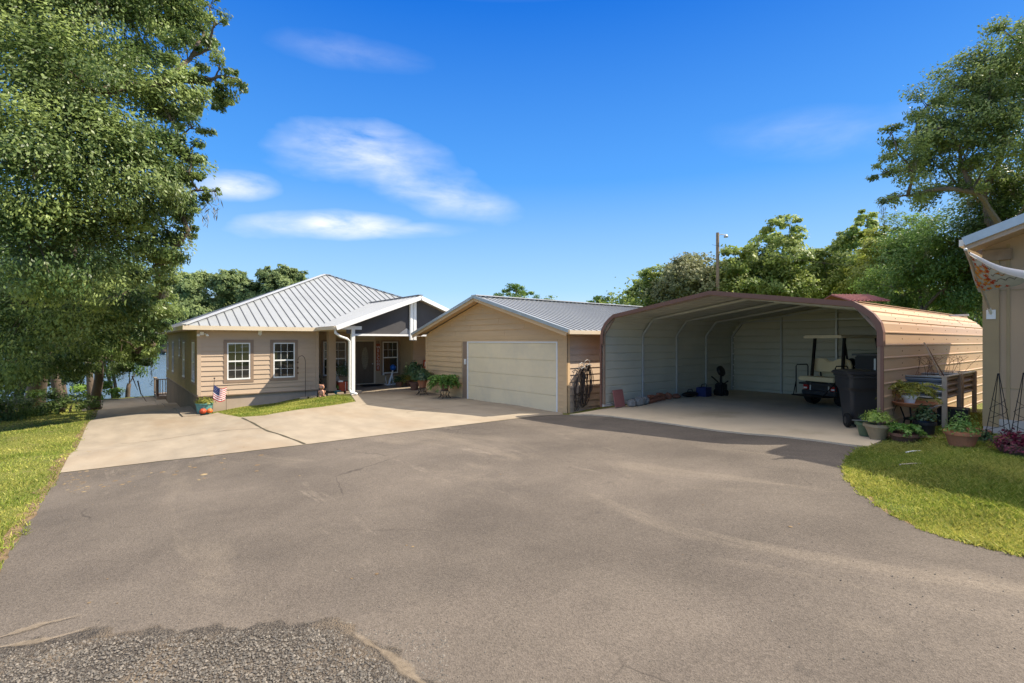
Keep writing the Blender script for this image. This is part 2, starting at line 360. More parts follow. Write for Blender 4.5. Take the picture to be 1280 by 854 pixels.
# ------------------------------------------------------------------ helpers
class MB:
    def __init__(s): s.v = []; s.f = []; s.m = None
    def add(s, vs, fs):
        n = len(s.v); s.v += [tuple(v) for v in vs]; s.f += [tuple(i + n for i in f) for f in fs]; return s
    def box(s, a, b):
        x0, y0, z0 = a; x1, y1, z1 = b
        return s.add([(x0,y0,z0),(x1,y0,z0),(x1,y1,z0),(x0,y1,z0),(x0,y0,z1),(x1,y0,z1),(x1,y1,z1),(x0,y1,z1)],
                     [(0,3,2,1),(4,5,6,7),(0,1,5,4),(1,2,6,5),(2,3,7,6),(3,0,4,7)])
    def bar(s, a, b, w=0.05, h=None, up=(0, 0, 1)):
        h = h or w
        a = Vector(a); b = Vector(b); d = (b - a).normalized(); up = Vector(up)
        if abs(d.dot(up)) > 0.98: up = Vector((1, 0, 0))
        r = d.cross(up).normalized(); u = r.cross(d)
        vs = []
        for p in (a, b):
            for (i, j) in ((-1,-1),(1,-1),(1,1),(-1,1)): vs.append(p + r*(i*w/2) + u*(j*h/2))
        return s.add(vs, [(0,1,2,3),(7,6,5,4),(0,4,5,1),(1,5,6,2),(2,6,7,3),(3,7,4,0)])
    def tube(s, pts, r, n=6, r1=None, caps=True):
        pts = [Vector(p) for p in pts]; k = len(pts); vs = []; up = Vector((0.13, 0.21, 0.97))
        for i, p in enumerate(pts):
            d = (pts[min(i+1, k-1)] - pts[max(i-1, 0)]).normalized()
            a = d.cross(up)
            if a.length < 0.1: a = d.cross(Vector((1, 0, 0)))
            a.normalize(); b = d.cross(a)
            rr = r[i] if isinstance(r, (list, tuple)) else (r if r1 is None else r + (r1 - r)*i/(k-1))
            for j in range(n):
                t = 2*math.pi*j/n; vs.append(p + a*(rr*math.cos(t)) + b*(rr*math.sin(t)))
        fs = [(i*n+j, i*n+(j+1) % n, (i+1)*n+(j+1) % n, (i+1)*n+j) for i in range(k-1) for j in range(n)]
        if caps: fs += [tuple(range(n))[::-1], tuple(range((k-1)*n, k*n))]
        return s.add(vs, fs)
    def lathe(s, prof, n=16, c=(0, 0, 0)):
        vs = []; k = len(prof)
        for r, z in prof:
            for j in range(n):
                t = 2*math.pi*j/n; vs.append((c[0] + r*math.cos(t), c[1] + r*math.sin(t), c[2] + z))
        fs = [(i*n+j, i*n+(j+1) % n, (i+1)*n+(j+1) % n, (i+1)*n+j) for i in range(k-1) for j in range(n)]
        fs += [tuple(range(n))[::-1], tuple(range((k-1)*n, k*n))]
        return s.add(vs, fs)
    def prism(s, poly, axis, a, b):
        """poly: 2D points in the plane across `axis` (0: y,z  1: x,z  2: x,y), extruded from a to b"""
        def P(p, t):
            return (t, p[0], p[1]) if axis == 0 else ((p[0], t, p[1]) if axis == 1 else (p[0], p[1], t))
        n = len(poly)
        return s.add([P(p, a) for p in poly] + [P(p, b) for p in poly],
                     [tuple(range(n))[::-1], tuple(range(n, 2*n))] + [(i, (i+1) % n, n+(i+1) % n, n+i) for i in range(n)])
    def sphere(s, c, r, nu=12, nv=8, sc=(1, 1, 1)):
        prof = [(max(1e-4, math.sin(math.pi*i/nv)), -math.cos(math.pi*i/nv)) for i in range(nv+1)]
        vs = []
        for a, z in prof:
            for j in range(nu):
                t = 2*math.pi*j/nu; vs.append((c[0]+r*sc[0]*a*math.cos(t), c[1]+r*sc[1]*a*math.sin(t), c[2]+r*sc[2]*z))
        return s.add(vs, [(i*nu+j, i*nu+(j+1) % nu, (i+1)*nu+(j+1) % nu, (i+1)*nu+j) for i in range(nv) for j in range(nu)])
    def sheet(s, pts, th, nrm):
        """thin slab through 3D polygon pts with thickness th along nrm"""
        nrm = Vector(nrm).normalized()*th; n = len(pts)
        return s.add([Vector(p) for p in pts] + [Vector(p) + nrm for p in pts],
                     [tuple(range(n))[::-1], tuple(range(n, 2*n))] + [(i, (i+1) % n, n+(i+1) % n, n+i) for i in range(n)])
    def xf(s, mtx):
        s.v = [tuple(mtx @ Vector(v)) for v in s.v]; return s

def prop(o, label=None, cat=None, group=None, kind=None):
    if label: o['label'] = label
    if cat: o['category'] = cat
    if group: o['group'] = group
    if kind: o['kind'] = kind
    return o
def thing(name, label, cat, loc=(0, 0, 0), rotz=0.0, group=None):
    o = bpy.data.objects.new(name, None); o.empty_display_size = 0.2
    o.location = loc; o.rotation_euler = (0, 0, rotz); C.objects.link(o)
    return prop(o, label, cat, group)
def world_of(o):
    m = Matrix.Translation(o.location) @ o.rotation_euler.to_matrix().to_4x4()
    return (world_of(o.parent) @ m) if o.parent else m
def obj(name, mb, m, parent=None, smooth=False, world=False, label=None, bevel=0.0, tint=None):
    """link one mesh; world=True: the vertices are world coordinates"""
    me = bpy.data.meshes.new(name)
    vs = mb.v
    if world and parent is not None:
        inv = world_of(parent).inverted(); vs = [tuple(inv @ Vector(v)) for v in vs]
    me.from_pydata(vs, [], mb.f); me.materials.append(M[m]); me.validate()
    if smooth: me.shade_smooth()
    if tint is not None:
        at = me.attributes.new('tint', 'FLOAT', 'POINT'); at.data.foreach_set('value', np.asarray(tint, dtype=np.float32))
    o = bpy.data.objects.new(name, me); C.objects.link(o)
    if parent is not None: o.parent = parent
    if label: o['label'] = label
    bm = bmesh.new(); bm.from_mesh(me); bmesh.ops.recalc_face_normals(bm, faces=bm.faces)
    if bevel:
        bmesh.ops.bevel(bm, geom=[e for e in bm.edges if e.calc_face_angle(0) > 0.6], offset=bevel, segments=2, affect='EDGES', clamp_overlap=True)
    bm.to_mesh(me); bm.free()
    return o
def npobj(name, verts, quads, m, parent=None, tint=None, tri=False):
    """fast path for leaves and blades: verts (n,3) world coordinates, faces (k,3|4)"""
    me = bpy.data.meshes.new(name)
    v = np.asarray(verts, dtype=np.float64)
    if parent is not None:
        mi = np.array(world_of(parent).inverted()); v = v @ mi[:3, :3].T + mi[:3, 3]
    q = np.asarray(quads, dtype=np.int32); k, n = q.shape
    me.vertices.add(len(v)); me.vertices.foreach_set('co', v.astype(np.float32).ravel())
    me.loops.add(k*n); me.loops.foreach_set('vertex_index', q.ravel())
    me.polygons.add(k); me.polygons.foreach_set('loop_start', np.arange(0, k*n, n, dtype=np.int32))
    me.update(calc_edges=True)
    if tint is not None:
        at = me.attributes.new('tint', 'FLOAT', 'POINT'); at.data.foreach_set('value', np.asarray(tint, dtype=np.float32))
    me.materials.append(M[m])
    o = bpy.data.objects.new(name, me); C.objects.link(o)
    if parent is not None: o.parent = parent
    return o
def dup(root, loc, rotz=None, label=None, sc=None):
    def cp(o, par):
        c = o.copy(); C.objects.link(c)
        if par is not None: c.parent = par
        for ch in o.children: cp(ch, c)
        return c
    r = cp(root, None); r.location = loc
    if rotz is not None: r.rotation_euler = (0, 0, rotz)
    if sc: r.scale = (sc, sc, sc)
    if label: r['label'] = label
    return r

# ------------------------------------------------------------------ the lie of the land
CTRL = [(10.3,10.8,0),(10.3,15.7,0),(10.3,18.8,0),(19,14,.1),(16,12,.05),(9.6,23.4,.05),(7.6,19.9,.0),(11,21,.03),(14,19.8,.04),(6,16,-.08),
        (2.5,22,-.60),(6.9,22,-.22),(4.5,22,-.42),(2.5,28,-1.0),(2.5,35,-1.42),(-2,35,-1.5),(-3,26,-1.0),(-10,26,-1.15),(-14,34,-1.5),
        (-.8,12.8,-.36),(3.2,10.9,-.06),(0,18,-.62),(0,0,.06),(2,3,.07),(-3,5,-.20),(-8,6,-.35),(-10,14,-.6),(6,6,.12),(3,7,.03),
        (10,10.1,.04),(10,6,.22),(10,2.95,.30),(10.8,9.2,.26),(14,9,.32),(18,9,.32),(18,3,.35),(12,3.5,.35),(14,6,.33),
        (9.5,1.5,.45),(12,1.7,.55),(15,2,.6),(6.2,.6,.26),(8,0,.38),(8,-5,.35),(14,-4,.6),(0,-10,.1),(-12,-8,-.2),
        (10,38,-1.3),(20,36,-1.0),(22,20,.2),(30,30,0.2),(30,10,.7),(35,0,.9),(40,20,.8),(-25,20,-1.2),(-30,5,-.6),(-30,35,-1.6),(-20,-20,0),(20,-20,.5)]
CT = np.array(CTRL)
def garr(x, y):
    x = np.asarray(x, float); y = np.asarray(y, float)
    d2 = (x[..., None] - CT[:, 0])**2 + (y[..., None] - CT[:, 1])**2
    w = 1.0 / (d2 + 0.8)**1.7
    z = (w*CT[:, 2]).sum(-1) / w.sum(-1)
    t = np.clip((y - 39.6) / 2.2, 0, 1)
    return z*(1-t) + (-4.0)*t
def g(x, y): return float(garr(x, y))
def at(px, py):
    """the point of the ground seen at a pixel of the photograph"""
    a = (px - 640) / F; D = 10.0
    for _ in range(60):
        x = (FWD[0] + a*RGT[0])*D; y = (FWD[1] + a*RGT[1])*D
        Dn = (EYE - g(x, y)) * F / (py - 427.0)
        D = D*0.5 + Dn*0.5
    return (x, y)
def pt(px, D, py=None):
    a = (px - 640) / F
    x = (FWD[0] + a*RGT[0])*D; y = (FWD[1] + a*RGT[1])*D
    return (x, y) if py is None else (x, y, EYE + (427 - py)*D/F)

def axis_lines(lo, hi, step, far_lo, far_hi):
    c = list(np.arange(lo, hi + 1e-6, step)); s = step; v = lo; L = []
    while v > far_lo: s *= 1.5; v -= s; L.append(v)
    s = step; v = hi; R = []
    while v < far_hi: s *= 1.5; v += s; R.append(v)
    return np.array(L[::-1] + c + R)
GX = axis_lines(-14, 22, 0.6, -900, 1200)
GY = np.concatenate([axis_lines(-4, 39, 0.6, -900, 39.1)[:-1], [39.4, 40.2, 41.0, 41.8, 44]])
GY = np.unique(np.round(GY, 4))
XX, YY = np.meshgrid(GX, GY, indexing='ij'); ZZ = garr(XX, YY)
def base_ground():
    nx, ny = XX.shape
    v = np.stack([XX, YY, ZZ], -1).reshape(-1, 3)
    i, j = np.meshgrid(np.arange(nx-1), np.arange(ny-1), indexing='ij'); a = (i*ny + j).ravel()
    t = np.concatenate([np.stack([a, a+ny, a+ny+1], 1), np.stack([a, a+ny+1, a+1], 1)])
    o = npobj('ground', v, t, 'turf'); o['kind'] = 'structure'; o['label'] = 'grassy ground sloping down to the lake'
base_ground()
def clip_half(poly, a, b):
    out = []; n = len(poly)
    nx, ny = -(b[1]-a[1]), (b[0]-a[0])
    ds = [(p[0]-a[0])*nx + (p[1]-a[1])*ny for p in poly]
    for i in range(n):
        p, q, dp, dq = poly[i], poly[(i+1) % n], ds[i], ds[(i+1) % n]
        if dp >= 0: out.append(p)
        if (dp > 0 > dq) or (dp < 0 < dq):
            t = dp/(dp-dq); out.append((p[0]+t*(q[0]-p[0]), p[1]+t*(q[1]-p[1])))
    return out
def overlay(name, poly, m, lift, label=None, kind='structure', skirt=0.0):
    """a sheet that follows the ground mesh exactly, `lift` above it"""
    mb = MB(); tris = tessellate_polygon([[Vector((p[0], p[1], 0)) for p in poly]])
    for tri in tris:
        T = [poly[k] for k in tri]
        if (T[1][0]-T[0][0])*(T[2][1]-T[0][1]) - (T[1][1]-T[0][1])*(T[2][0]-T[0][0]) < 0: T = T[::-1]
        x0, x1 = min(p[0] for p in T), max(p[0] for p in T); y0, y1 = min(p[1] for p in T), max(p[1] for p in T)
        i0 = max(0, np.searchsorted(GX, x0)-1); i1 = min(len(GX)-1, np.searchsorted(GX, x1)+1)
        j0 = max(0, np.searchsorted(GY, y0)-1); j1 = min(len(GY)-1, np.searchsorted(GY, y1)+1)
        for i in range(i0, i1):
            for j in range(j0, j1):
                A, B, Cc, Dd = (GX[i],GY[j],ZZ[i,j]), (GX[i+1],GY[j],ZZ[i+1,j]), (GX[i+1],GY[j+1],ZZ[i+1,j+1]), (GX[i],GY[j+1],ZZ[i,j+1])
                for ct in ((A, B, Cc), (A, Cc, Dd)):
                    P = T
                    for k in range(3):
                        P = clip_half(P, ct[k], ct[(k+1) % 3])
                        if len(P) < 3: break
                    if len(P) < 3: continue
                    (ax, ay, az_), (bx, by, bz), (cx, cy, cz) = ct
                    den = (by-cy)*(ax-cx) + (cx-bx)*(ay-cy)
                    vs = []
                    for (x, y) in P:
                        l1 = ((by-cy)*(x-cx) + (cx-bx)*(y-cy))/den; l2 = ((cy-ay)*(x-cx) + (ax-cx)*(y-cy))/den
                        vs.append((x, y, l1*az_ + l2*bz + (1-l1-l2)*cz + lift))
                    mb.add(vs, [tuple(range(len(vs)))])
    if skirt:
        n = len(poly)
        for i in range(n):
            a, b = poly[i], poly[(i+1) % n]; k = max(1, int(math.dist(a, b)/0.4))
            for s in range(k):
                p = (a[0]+(b[0]-a[0])*s/k, a[1]+(b[1]-a[1])*s/k); q = (a[0]+(b[0]-a[0])*(s+1)/k, a[1]+(b[1]-a[1])*(s+1)/k)
                zp, zq = g(*p)+lift-0.002, g(*q)+lift-0.002
                mb.add([(p[0],p[1],zp-skirt),(q[0],q[1],zq-skirt),(q[0],q[1],zq),(p[0],p[1],zp)], [(0,1,2,3)])
    o = obj(name, mb, m); o['kind'] = kind
    if label: o['label'] = label
    return o
def strip_line(pts, w):
    """polygon of width w along a polyline"""
    L, R = [], []
    for i, p in enumerate(pts):
        a = pts[max(i-1, 0)]; b = pts[min(i+1, len(pts)-1)]
        dx, dy = b[0]-a[0], b[1]-a[1]; l = math.hypot(dx, dy); nx, ny = -dy/l*w/2, dx/l*w/2
        jw = 1 + 0.35*math.sin(i*2.3)
        L.append((p[0]+nx*jw, p[1]+ny*jw)); R.append((p[0]-nx*jw, p[1]-ny*jw))
    return L + R[::-1]

def dens(pts, n, jit=0.0):
    out = []
    for a, b in zip(pts, pts[1:]):
        for k in range(n):
            t = k/n; out.append((a[0]+(b[0]-a[0])*t + random.uniform(-jit, jit), a[1]+(b[1]-a[1])*t + random.uniform(-jit, jit)))
    return out + [pts[-1]]

# boundaries read off the photograph's ground
def densepx(pts, step=14):
    out = []
    for (a, b), (c, d) in zip(pts, pts[1:]):
        k = max(1, int(math.hypot(c-a, d-b)/step))
        out += [(a+(c-a)*i/k, b+(d-b)*i/k) for i in range(k)]
    return out + [pts[-1]]
DRIVE_FRONT = [at(*p) for p in densepx([(75,592),(385,556),(520,539),(672,520.5),(704,519)])]
LEFT_EDGE = dens([at(*p) for p in [(75,592),(48,636),(22,676),(-2,715),(-60,800)]], 8, 0.035)
RIGHT_EDGE = dens([at(*p) for p in [(1079,561),(1062,571),(1054,584),(1057,598),(1078,619),(1112,644),(1160,666),(1220,683),(1290,699),(1400,722)]], 6, 0.02)
SLAB_FRONT = [(10.02,10.02),(9.98,2.9)]
asphalt_poly = LEFT_EDGE[::-1] + DRIVE_FRONT[1:] + SLAB_FRONT + RIGHT_EDGE + [(9,-9),(4,-16),(-7,-14),(-6,-3)]
overlay('asphalt_driveway', asphalt_poly, 'asphalt', 0.006, 'worn grey brown asphalt driveway')
left_far = [at(*p) for p in [(88,568),(104,543),(120,520),(128,508)]]
drive_poly = [DRIVE_FRONT[0]] + left_far + [(-1.35,30),(-1.2,38.9),(2.5,38.9),(2.48,22.0),(2.4,21.2)] + \
    [at(*p) for p in [(272,516.5),(300,522),(330,520),(400,509.5),(445,502.5)]] + [(7.55,20.1),(6.93,22.0),(6.95,23.42),(11.4,23.42),(11.4,22.0),(17,22.0),(17,19.2),(10.3,19.2),(10.3,10.6)] + DRIVE_FRONT[::-1][:-1]
overlay('concrete_driveway', drive_poly, 'concrete', 0.014, 'tan concrete driveway and entry walk')
overlay('carport_slab', [(10.02,10.02),(10.8,9.6),(18.2,9.6),(18.2,2.9),(9.98,2.9)], 'concrete_inside', 0.035, 'stained concrete slab under the carport', skirt=0.05)
overlay('driveway_joint', strip_line(dens([at(*p) for p in [(302,523),(335,540),(381,556)]], 6, .01), 0.05), 'joint', 0.020, 'weedy joint between concrete panels')
overlay('driveway_crack', strip_line(dens([at(*p) for p in [(150,556),(230,546),(335,536)]], 8, .02), 0.018), 'joint', 0.020)
overlay('walk_joint', strip_line(dens([at(*p) for p in [(452,507),(500,500),(545,494)]], 6, .004), 0.02), 'joint', 0.020)
overlay('entry_joint', strip_line(dens([at(*p) for p in [(508,516),(580,508),(640,503.5)]], 6, .004), 0.018), 'joint', 0.020)
overlay('house_curb', [(1.95,21.3),(2.48,21.3),(2.48,37),(1.95,37)], 'concrete', 0.055, 'low concrete curb beside the house', skirt=0.06)
overlay('gravel_bed', dens([at(*p) for p in [(-60,822),(0,818),(60,806),(105,798),(200,797),(300,792),(395,784),(425,792),(470,822),(530,870),(600,960)]], 16, .03) + [at(300,1200), at(-300,1200), at(-300,830)], 'gravel', 0.009, 'patch of loose dark gravel')
def feather(name, px, w, m, lift, label=None, one_sided=False):
    """a strip draped on the ground whose cover fades out towards its edges"""
    P = [at(*p) for p in densepx(px, 8)]; n = len(P); prof = [(0, 1), (.3, .8), (.65, .35), (1, 0)] if one_sided else [(-1, 0), (-.6, .45), (-.2, 1), (.2, 1), (.6, .45), (1, 0)]
    vs, fd = [], []
    for i, p in enumerate(P):
        a, b = P[max(i-1, 0)], P[min(i+1, n-1)]; dx, dy = b[0]-a[0], b[1]-a[1]; l = math.hypot(dx, dy) or 1; e = math.sin(math.pi*min(1, max(0, i/(n-1)*1.0)))**.5 if not one_sided else 1
        ww = w*(.75+.35*math.sin(i*.7+1)+.2*math.sin(i*1.9))
        for (o_, f_) in prof:
            x, y = p[0]-dy/l*o_*ww, p[1]+dx/l*o_*ww; vs.append((x, y, g(x, y)+lift)); fd.append(f_*e)
    k = len(prof); mb = MB(); mb.add(vs, [(i*k+j, i*k+j+1, (i+1)*k+j+1, (i+1)*k+j) for i in range(n-1) for j in range(k-1)])
    o = obj(name, mb, m, tint=fd); o['kind'] = 'structure'
    if label: o['label'] = label
def fade_mat(src, name, sc, lo, hi):
    m = M[src].copy(); m.name = name; M[name] = m; t = m.node_tree; L = t.links.new; out = t.nodes['Material Output']; b = t.nodes['Principled BSDF']
    g_ = N(t, 'ShaderNodeNewGeometry'); n = N(t, 'ShaderNodeTexNoise', i_Scale=sc, i_Detail=8.0, i_Roughness=0.75); L(g_.outputs['Position'], n.inputs['Vector'])
    at_ = N(t, 'ShaderNodeAttribute', attribute_name='tint')
    ad = N(t, 'ShaderNodeMath', operation='ADD'); L(n.outputs[0], ad.inputs[0]); L(at_.outputs['Fac'], ad.inputs[1])
    r = N(t, 'ShaderNodeMapRange'); L(ad.outputs[0], r.inputs[0])
    for i, v in enumerate((lo, hi, 0.0, 0.6 if src == 'sand' else 0.92)): r.inputs[i+1].default_value = v
    fz = N(t, 'ShaderNodeMath', operation='MULTIPLY'); L(r.outputs[0], fz.inputs[0]); mr_ = N(t, 'ShaderNodeMapRange'); L(at_.outputs['Fac'], mr_.inputs[0]); mr_.inputs[2].default_value = 0.25; L(mr_.outputs[0], fz.inputs[1])
    tp = N(t, 'ShaderNodeBsdfTransparent'); ms = N(t, 'ShaderNodeMixShader'); L(fz.outputs[0], ms.inputs[0]); L(tp.outputs[0], ms.inputs[1]); L(b.outputs[0], ms.inputs[2]); L(ms.outputs[0], out.inputs['Surface'])
fade_mat('sand', 'sand_soft', 12.0, 0.75, 1.35); fade_mat('gravel', 'gravel_soft', 22.0, 0.62, 0.95)
feather('sand_streak', [(-40,812),(0,799),(55,782),(108,770)], .07, 'sand_soft', .016, 'pale sandy streak on the asphalt')
feather('sand_streak', [(-40,818),(10,810),(60,802),(104,790),(124,786)], .06, 'sand_soft', .018, 'pale sandy streak beside the gravel')
feather('sand_streak', [(425,788),(450,800),(490,824),(530,860),(560,900)], .07, 'sand_soft', .016, 'pale sand at the gravel edge')
feather('gravel_fringe', [(600,960),(530,872),(470,823),(428,793),(395,785),(300,793),(200,798),(105,799),(60,807),(0,819),(-60,823)], .16, 'gravel_soft', .0125, 'crumbling edge of the gravel patch', one_sided=True)
feather('gravel_fringe', [(-60,823),(0,819),(60,807),(105,799),(200,798),(300,793),(395,785),(428,793),(470,823),(530,872),(600,960)], .16, 'gravel_soft', .0135, None, one_sided=True)
edge_l = [at(*p) for p in [(-40,780),(0,708),(22,674),(48,634),(75,590),(90,566),(106,541),(130,507)]]
overlay('soil_border', strip_line(dens(edge_l, 8, .05), 0.28), 'soil_edge', 0.0045)
overlay('soil_rim', strip_line(dens([at(*p) for p in [(1054,584),(1057,598),(1078,619),(1112,644),(1160,666),(1220,683),(1290,699)]], 8, .02), 0.11), 'soil_edge', 0.0045)
# lake and far bank
lk = MB(); lk.add([(-1500,40.0,-1.87),(1500,40.0,-1.87),(1500,1500,-1.87),(-1500,1500,-1.87)], [(0,1,2,3)])
o = obj('lake_water', lk, 'lake'); o['kind'] = 'structure'; o['label'] = 'blue lake behind the house'
fs = MB(); prof = [(0, -2.6), (3, -1.6), (14, -0.6), (60, 1.5), (400, 4)]
a0, a1 = 150, -60
def bank():
    vs = []; fsx = []
    xs = list(range(-900, 1100, 40))
    for i, x in enumerate(xs):
        y0 = 215 - 0.10*x + 6*math.sin(x*0.013)
        for (d, z) in prof: vs.append((x, y0+d, z))
    k = len(prof)
    for i in range(len(xs)-1):
        for j in range(k-1): fsx.append((i*k+j, (i+1)*k+j, (i+1)*k+j+1, i*k+j+1))
    m = MB(); m.add(vs, fsx); return m
o = obj('far_bank', bank(), 'turf'); o['kind'] = 'structure'; o['label'] = 'grassy bank on the far side of the lake'
sw = MB(); sw.box((-16, 39.3, -3.2), (2.4, 39.62, -1.45))
prop(obj('seawall', sw, 'foundation_dark'), 'low dark seawall along the lake edge', 'wall')

def split_islands(names):
    """give each loose piece of the named meshes an object of its own"""
    for o in [o for o in C.objects if o.type == 'MESH' and o.name.split('.')[0] in names]:
        me = o.data; n = len(me.vertices); lab = list(range(n))
        def find(a):
            while lab[a] != a: lab[a] = lab[lab[a]]; a = lab[a]
            return a
        for e in me.edges: lab[find(e.vertices[0])] = find(e.vertices[1])
        roots = {}
        for p in me.polygons: roots.setdefault(find(p.vertices[0]), []).append(tuple(p.vertices))
        if len(roots) < 2: continue
        V0 = [tuple(v.co) for v in me.vertices]; first = True
        for fs_ in roots.values():
            ids = sorted({i for f in fs_ for i in f}); mp_ = {i: k for k, i in enumerate(ids)}
            nm = bpy.data.meshes.new(o.name); nm.from_pydata([V0[i] for i in ids], [], [tuple(mp_[i] for i in f) for f in fs_])
            for mm in me.materials: nm.materials.append(mm)
            if first: o.data = nm; first = False
            else:
                c = o.copy(); c.data = nm; C.objects.link(c)
# ------------------------------------------------------------------ wall, window and roof builders
def FR(y): return lambda u, z, n: (u, y - n, z)          # wall facing -y
def LF(x): return lambda u, z, n: (x - n, u, z)          # wall facing -x
def RT(x): return lambda u, z, n: (x + n, u, z)
def fbox(mb, P, u0, u1, z0, z1, n0, n1):
    vs = [P(u, z, n) for n in (n0, n1) for (u, z) in ((u0, z0), (u1, z0), (u1, z1), (u0, z1))]
    return mb.add(vs, [(0,1,2,3),(7,6,5,4),(0,4,5,1),(1,5,6,2),(2,6,7,3),(3,7,4,0)])
def lap(mb, P, u0, u1, z0, z1, h, holes=(), lim=None, t=0.03):
    z = z0
    while z < z1 - 1e-4:
        zt = min(z + h, z1)
        cuts = sorted({z, zt} | {c for hl in holes for c in (hl[2], hl[3]) if z < c < zt})
        for a, b in zip(cuts, cuts[1:]):
            spans = [(u0, u1)]
            for (hu0, hu1, hz0, hz1) in holes:
                if hz0 <= a + 1e-6 and hz1 >= b - 1e-6:
                    ns = []
                    for (s, e) in spans:
                        if hu1 <= s or hu0 >= e: ns.append((s, e)); continue
                        if hu0 > s: ns.append((s, hu0))
                        if hu1 < e: ns.append((hu1, e))
                    spans = ns
            ta = t - (t-0.003)*(a-z)/h; tb = t - (t-0.003)*(b-z)/h
            row = int(round((z-z0)/h)); js = [u0 + .9 + ((row*1.37) % 2.4) + 3.1*k for k in range(8)]
            cutspans = []
            for (s, e) in spans:
                c0 = s
                for j in js:
                    if c0 + .15 < j < e - .15: cutspans.append((c0, j-.004)); c0 = j+.004
                cutspans.append((c0, e))
            for (s, e) in cutspans:
                if lim:
                    sa, ea = lim(a); sb, eb = lim(b)
                    sa, ea, sb, eb = max(s, sa), min(e, ea), max(s, sb), min(e, eb)
                    if ea - sa < 0.01: continue
                    if eb < sb: sb = eb = (sa+ea)/2
                else: sa = sb = s; ea = eb = e
                vs = [P(sa, a, 0), P(ea, a, 0), P(ea, a, ta), P(sa, a, ta), P(sb, b, 0), P(eb, b, 0), P(eb, b, tb), P(sb, b, tb)]
                mb.add(vs, [(0,1,2,3),(7,6,5,4),(0,4,5,1),(1,5,6,2),(2,6,7,3),(3,7,4,0)])
        z = zt
    return mb
def window(par, P, u0, u1, z0, z1, cols=3, rows=2, trim=0.12, lowgrid=True, label=None, pairs=None):
    """trim outer rectangle u0..u1, z0..z1"""
    m = MB()
    fbox(m, P, u0, u1, z1-trim, z1, 0, .036); fbox(m, P, u0, u1, z0, z0+trim, 0, .036)
    fbox(m, P, u0, u0+trim, z0+trim, z1-trim, 0, .034); fbox(m, P, u1-trim, u1, z0+trim, z1-trim, 0, .034)
    w = obj('window', m, 'trim_brown', par, world=True, label=label)
    a, b, c, d = u0+trim, u1-trim, z0+trim, z1-trim
    f = MB(); s = .045; mid = (c+d)/2
    fbox(f, P, a, b, d-s, d, .001, .028); fbox(f, P, a, b, c, c+s*1.3, .001, .045)
    fbox(f, P, a, a+s, c+s*1.3, d-s, .001, .027); fbox(f, P, b-s, b, c+s*1.3, d-s, .001, .027)
    fbox(f, P, a+s, b-s, mid-.028, mid+.028, .001, .026)
    for (lo, hi, on) in ((mid+.028, d-s, True), (c+s*1.3, mid-.028, lowgrid)):
        if not on: continue
        for k in range(1, cols):
            uu = a+s + (b-a-2*s)*k/cols; fbox(f, P, uu-.006, uu+.006, lo, hi, .001, .018)
        for k in range(1, rows):
            zz = lo + (hi-lo)*k/rows; fbox(f, P, a+s, b-s, zz-.006, zz+.006, .001, .017)
    obj('frame', f, 'white_paint', w, world=True)
    gl = MB(); fbox(gl, P, a+.01, b-.01, c+.01, d-.01, .0, .009); obj('pane', gl, 'glass', w, world=True)
    return w
def roof_face(par, name, tri, m, eave_dir, spacing, rib_mat, ribs_h=0.035, th=0.03, inset=0.0, seam_name='roof_seam'):
    """tri: polygon, first two points are the eave; ribs run up the slope, one mesh"""
    P = [Vector(p) for p in tri]
    e = (P[1]-P[0]).normalized(); nrm = (P[1]-P[0]).cross(P[-1]-P[0]).normalized()
    if nrm.z < 0: nrm = -nrm
    up = nrm.cross(e); up = up if up.z > 0 else -up
    m1 = MB(); m1.sheet(P, -th, nrm)
    ro = obj(name, m1, m, par, world=True)
    pts = [((p-P[0]).dot(e), (p-P[0]).dot(up)) for p in P]
    lo, hi = min(p[0] for p in pts), max(p[0] for p in pts)
    r = MB(); k = lo + spacing/2
    while k < hi:
        ys = []
        for i in range(len(pts)):
            (xa, ya), (xb, yb) = pts[i], pts[(i+1) % len(pts)]
            if (xa-k)*(xb-k) < 0: ys.append(ya + (yb-ya)*(k-xa)/(xb-xa))
        if len(ys) >= 2:
            y0, y1 = min(ys), max(ys)
            if y1-y0 > .1:
                a = P[0] + e*k + up*(y0-.01) + nrm*(ribs_h/2); b = P[0] + e*k + up*(y1) + nrm*(ribs_h/2)
                r.bar(a, b, .020, ribs_h, up=nrm)
        k += spacing
    obj(seam_name, r, rib_mat, ro, world=True)
    return ro

# ------------------------------------------------------------------ the house
EZ = 2.71
house = thing('lake_house', 'tan lap sided house with grey metal hip roof beside the lake', 'house', (2.5, 22.1, -0.6))
P = FR(22.1)
w = MB(); w.box((2.5, 22.1, .08), (6.9, 36.1, 2.66)); w.box((6.9, 23.42, .08), (11.4, 36.1, 2.66)); w.box((11.4, 22.1, .0), (16.6, 36.1, 2.66))
obj('wall_core', w, 'trim_tan', house, world=True)
m = MB(); lap(m, P, 2.6, 6.9, .08, 2.62, .186, [(3.34,4.39,.52,2.2),(5.0,6.07,.52,2.2)])
obj('front_siding', m, 'siding', house, world=True)
m = MB(); lap(m, P, 11.42, 16.6, .08, 2.62, .186); obj('front_siding', m, 'siding', house, world=True)
m = MB(); lap(m, LF(2.5), 22.2, 36.1, .08, 2.62, .186, [(22.75,23.85,.45,2.2),(26.15,27.25,.45,2.2),(28.1,28.9,1.35,2.3),(31.25,32.35,.45,2.2),(34.35,35.45,.45,2.2)])
obj('side_siding', m, 'siding_shaded', house, world=True)
m = MB(); m.box((2.47, 22.07, -.1+.18), (2.6, 22.1, 2.6)); m.box((2.47, 22.1, .08), (2.5, 22.2, 2.6)); m.box((6.8, 22.06, .08), (6.93, 22.1, 2.6))
obj('corner_board', m, 'siding', house, world=True)
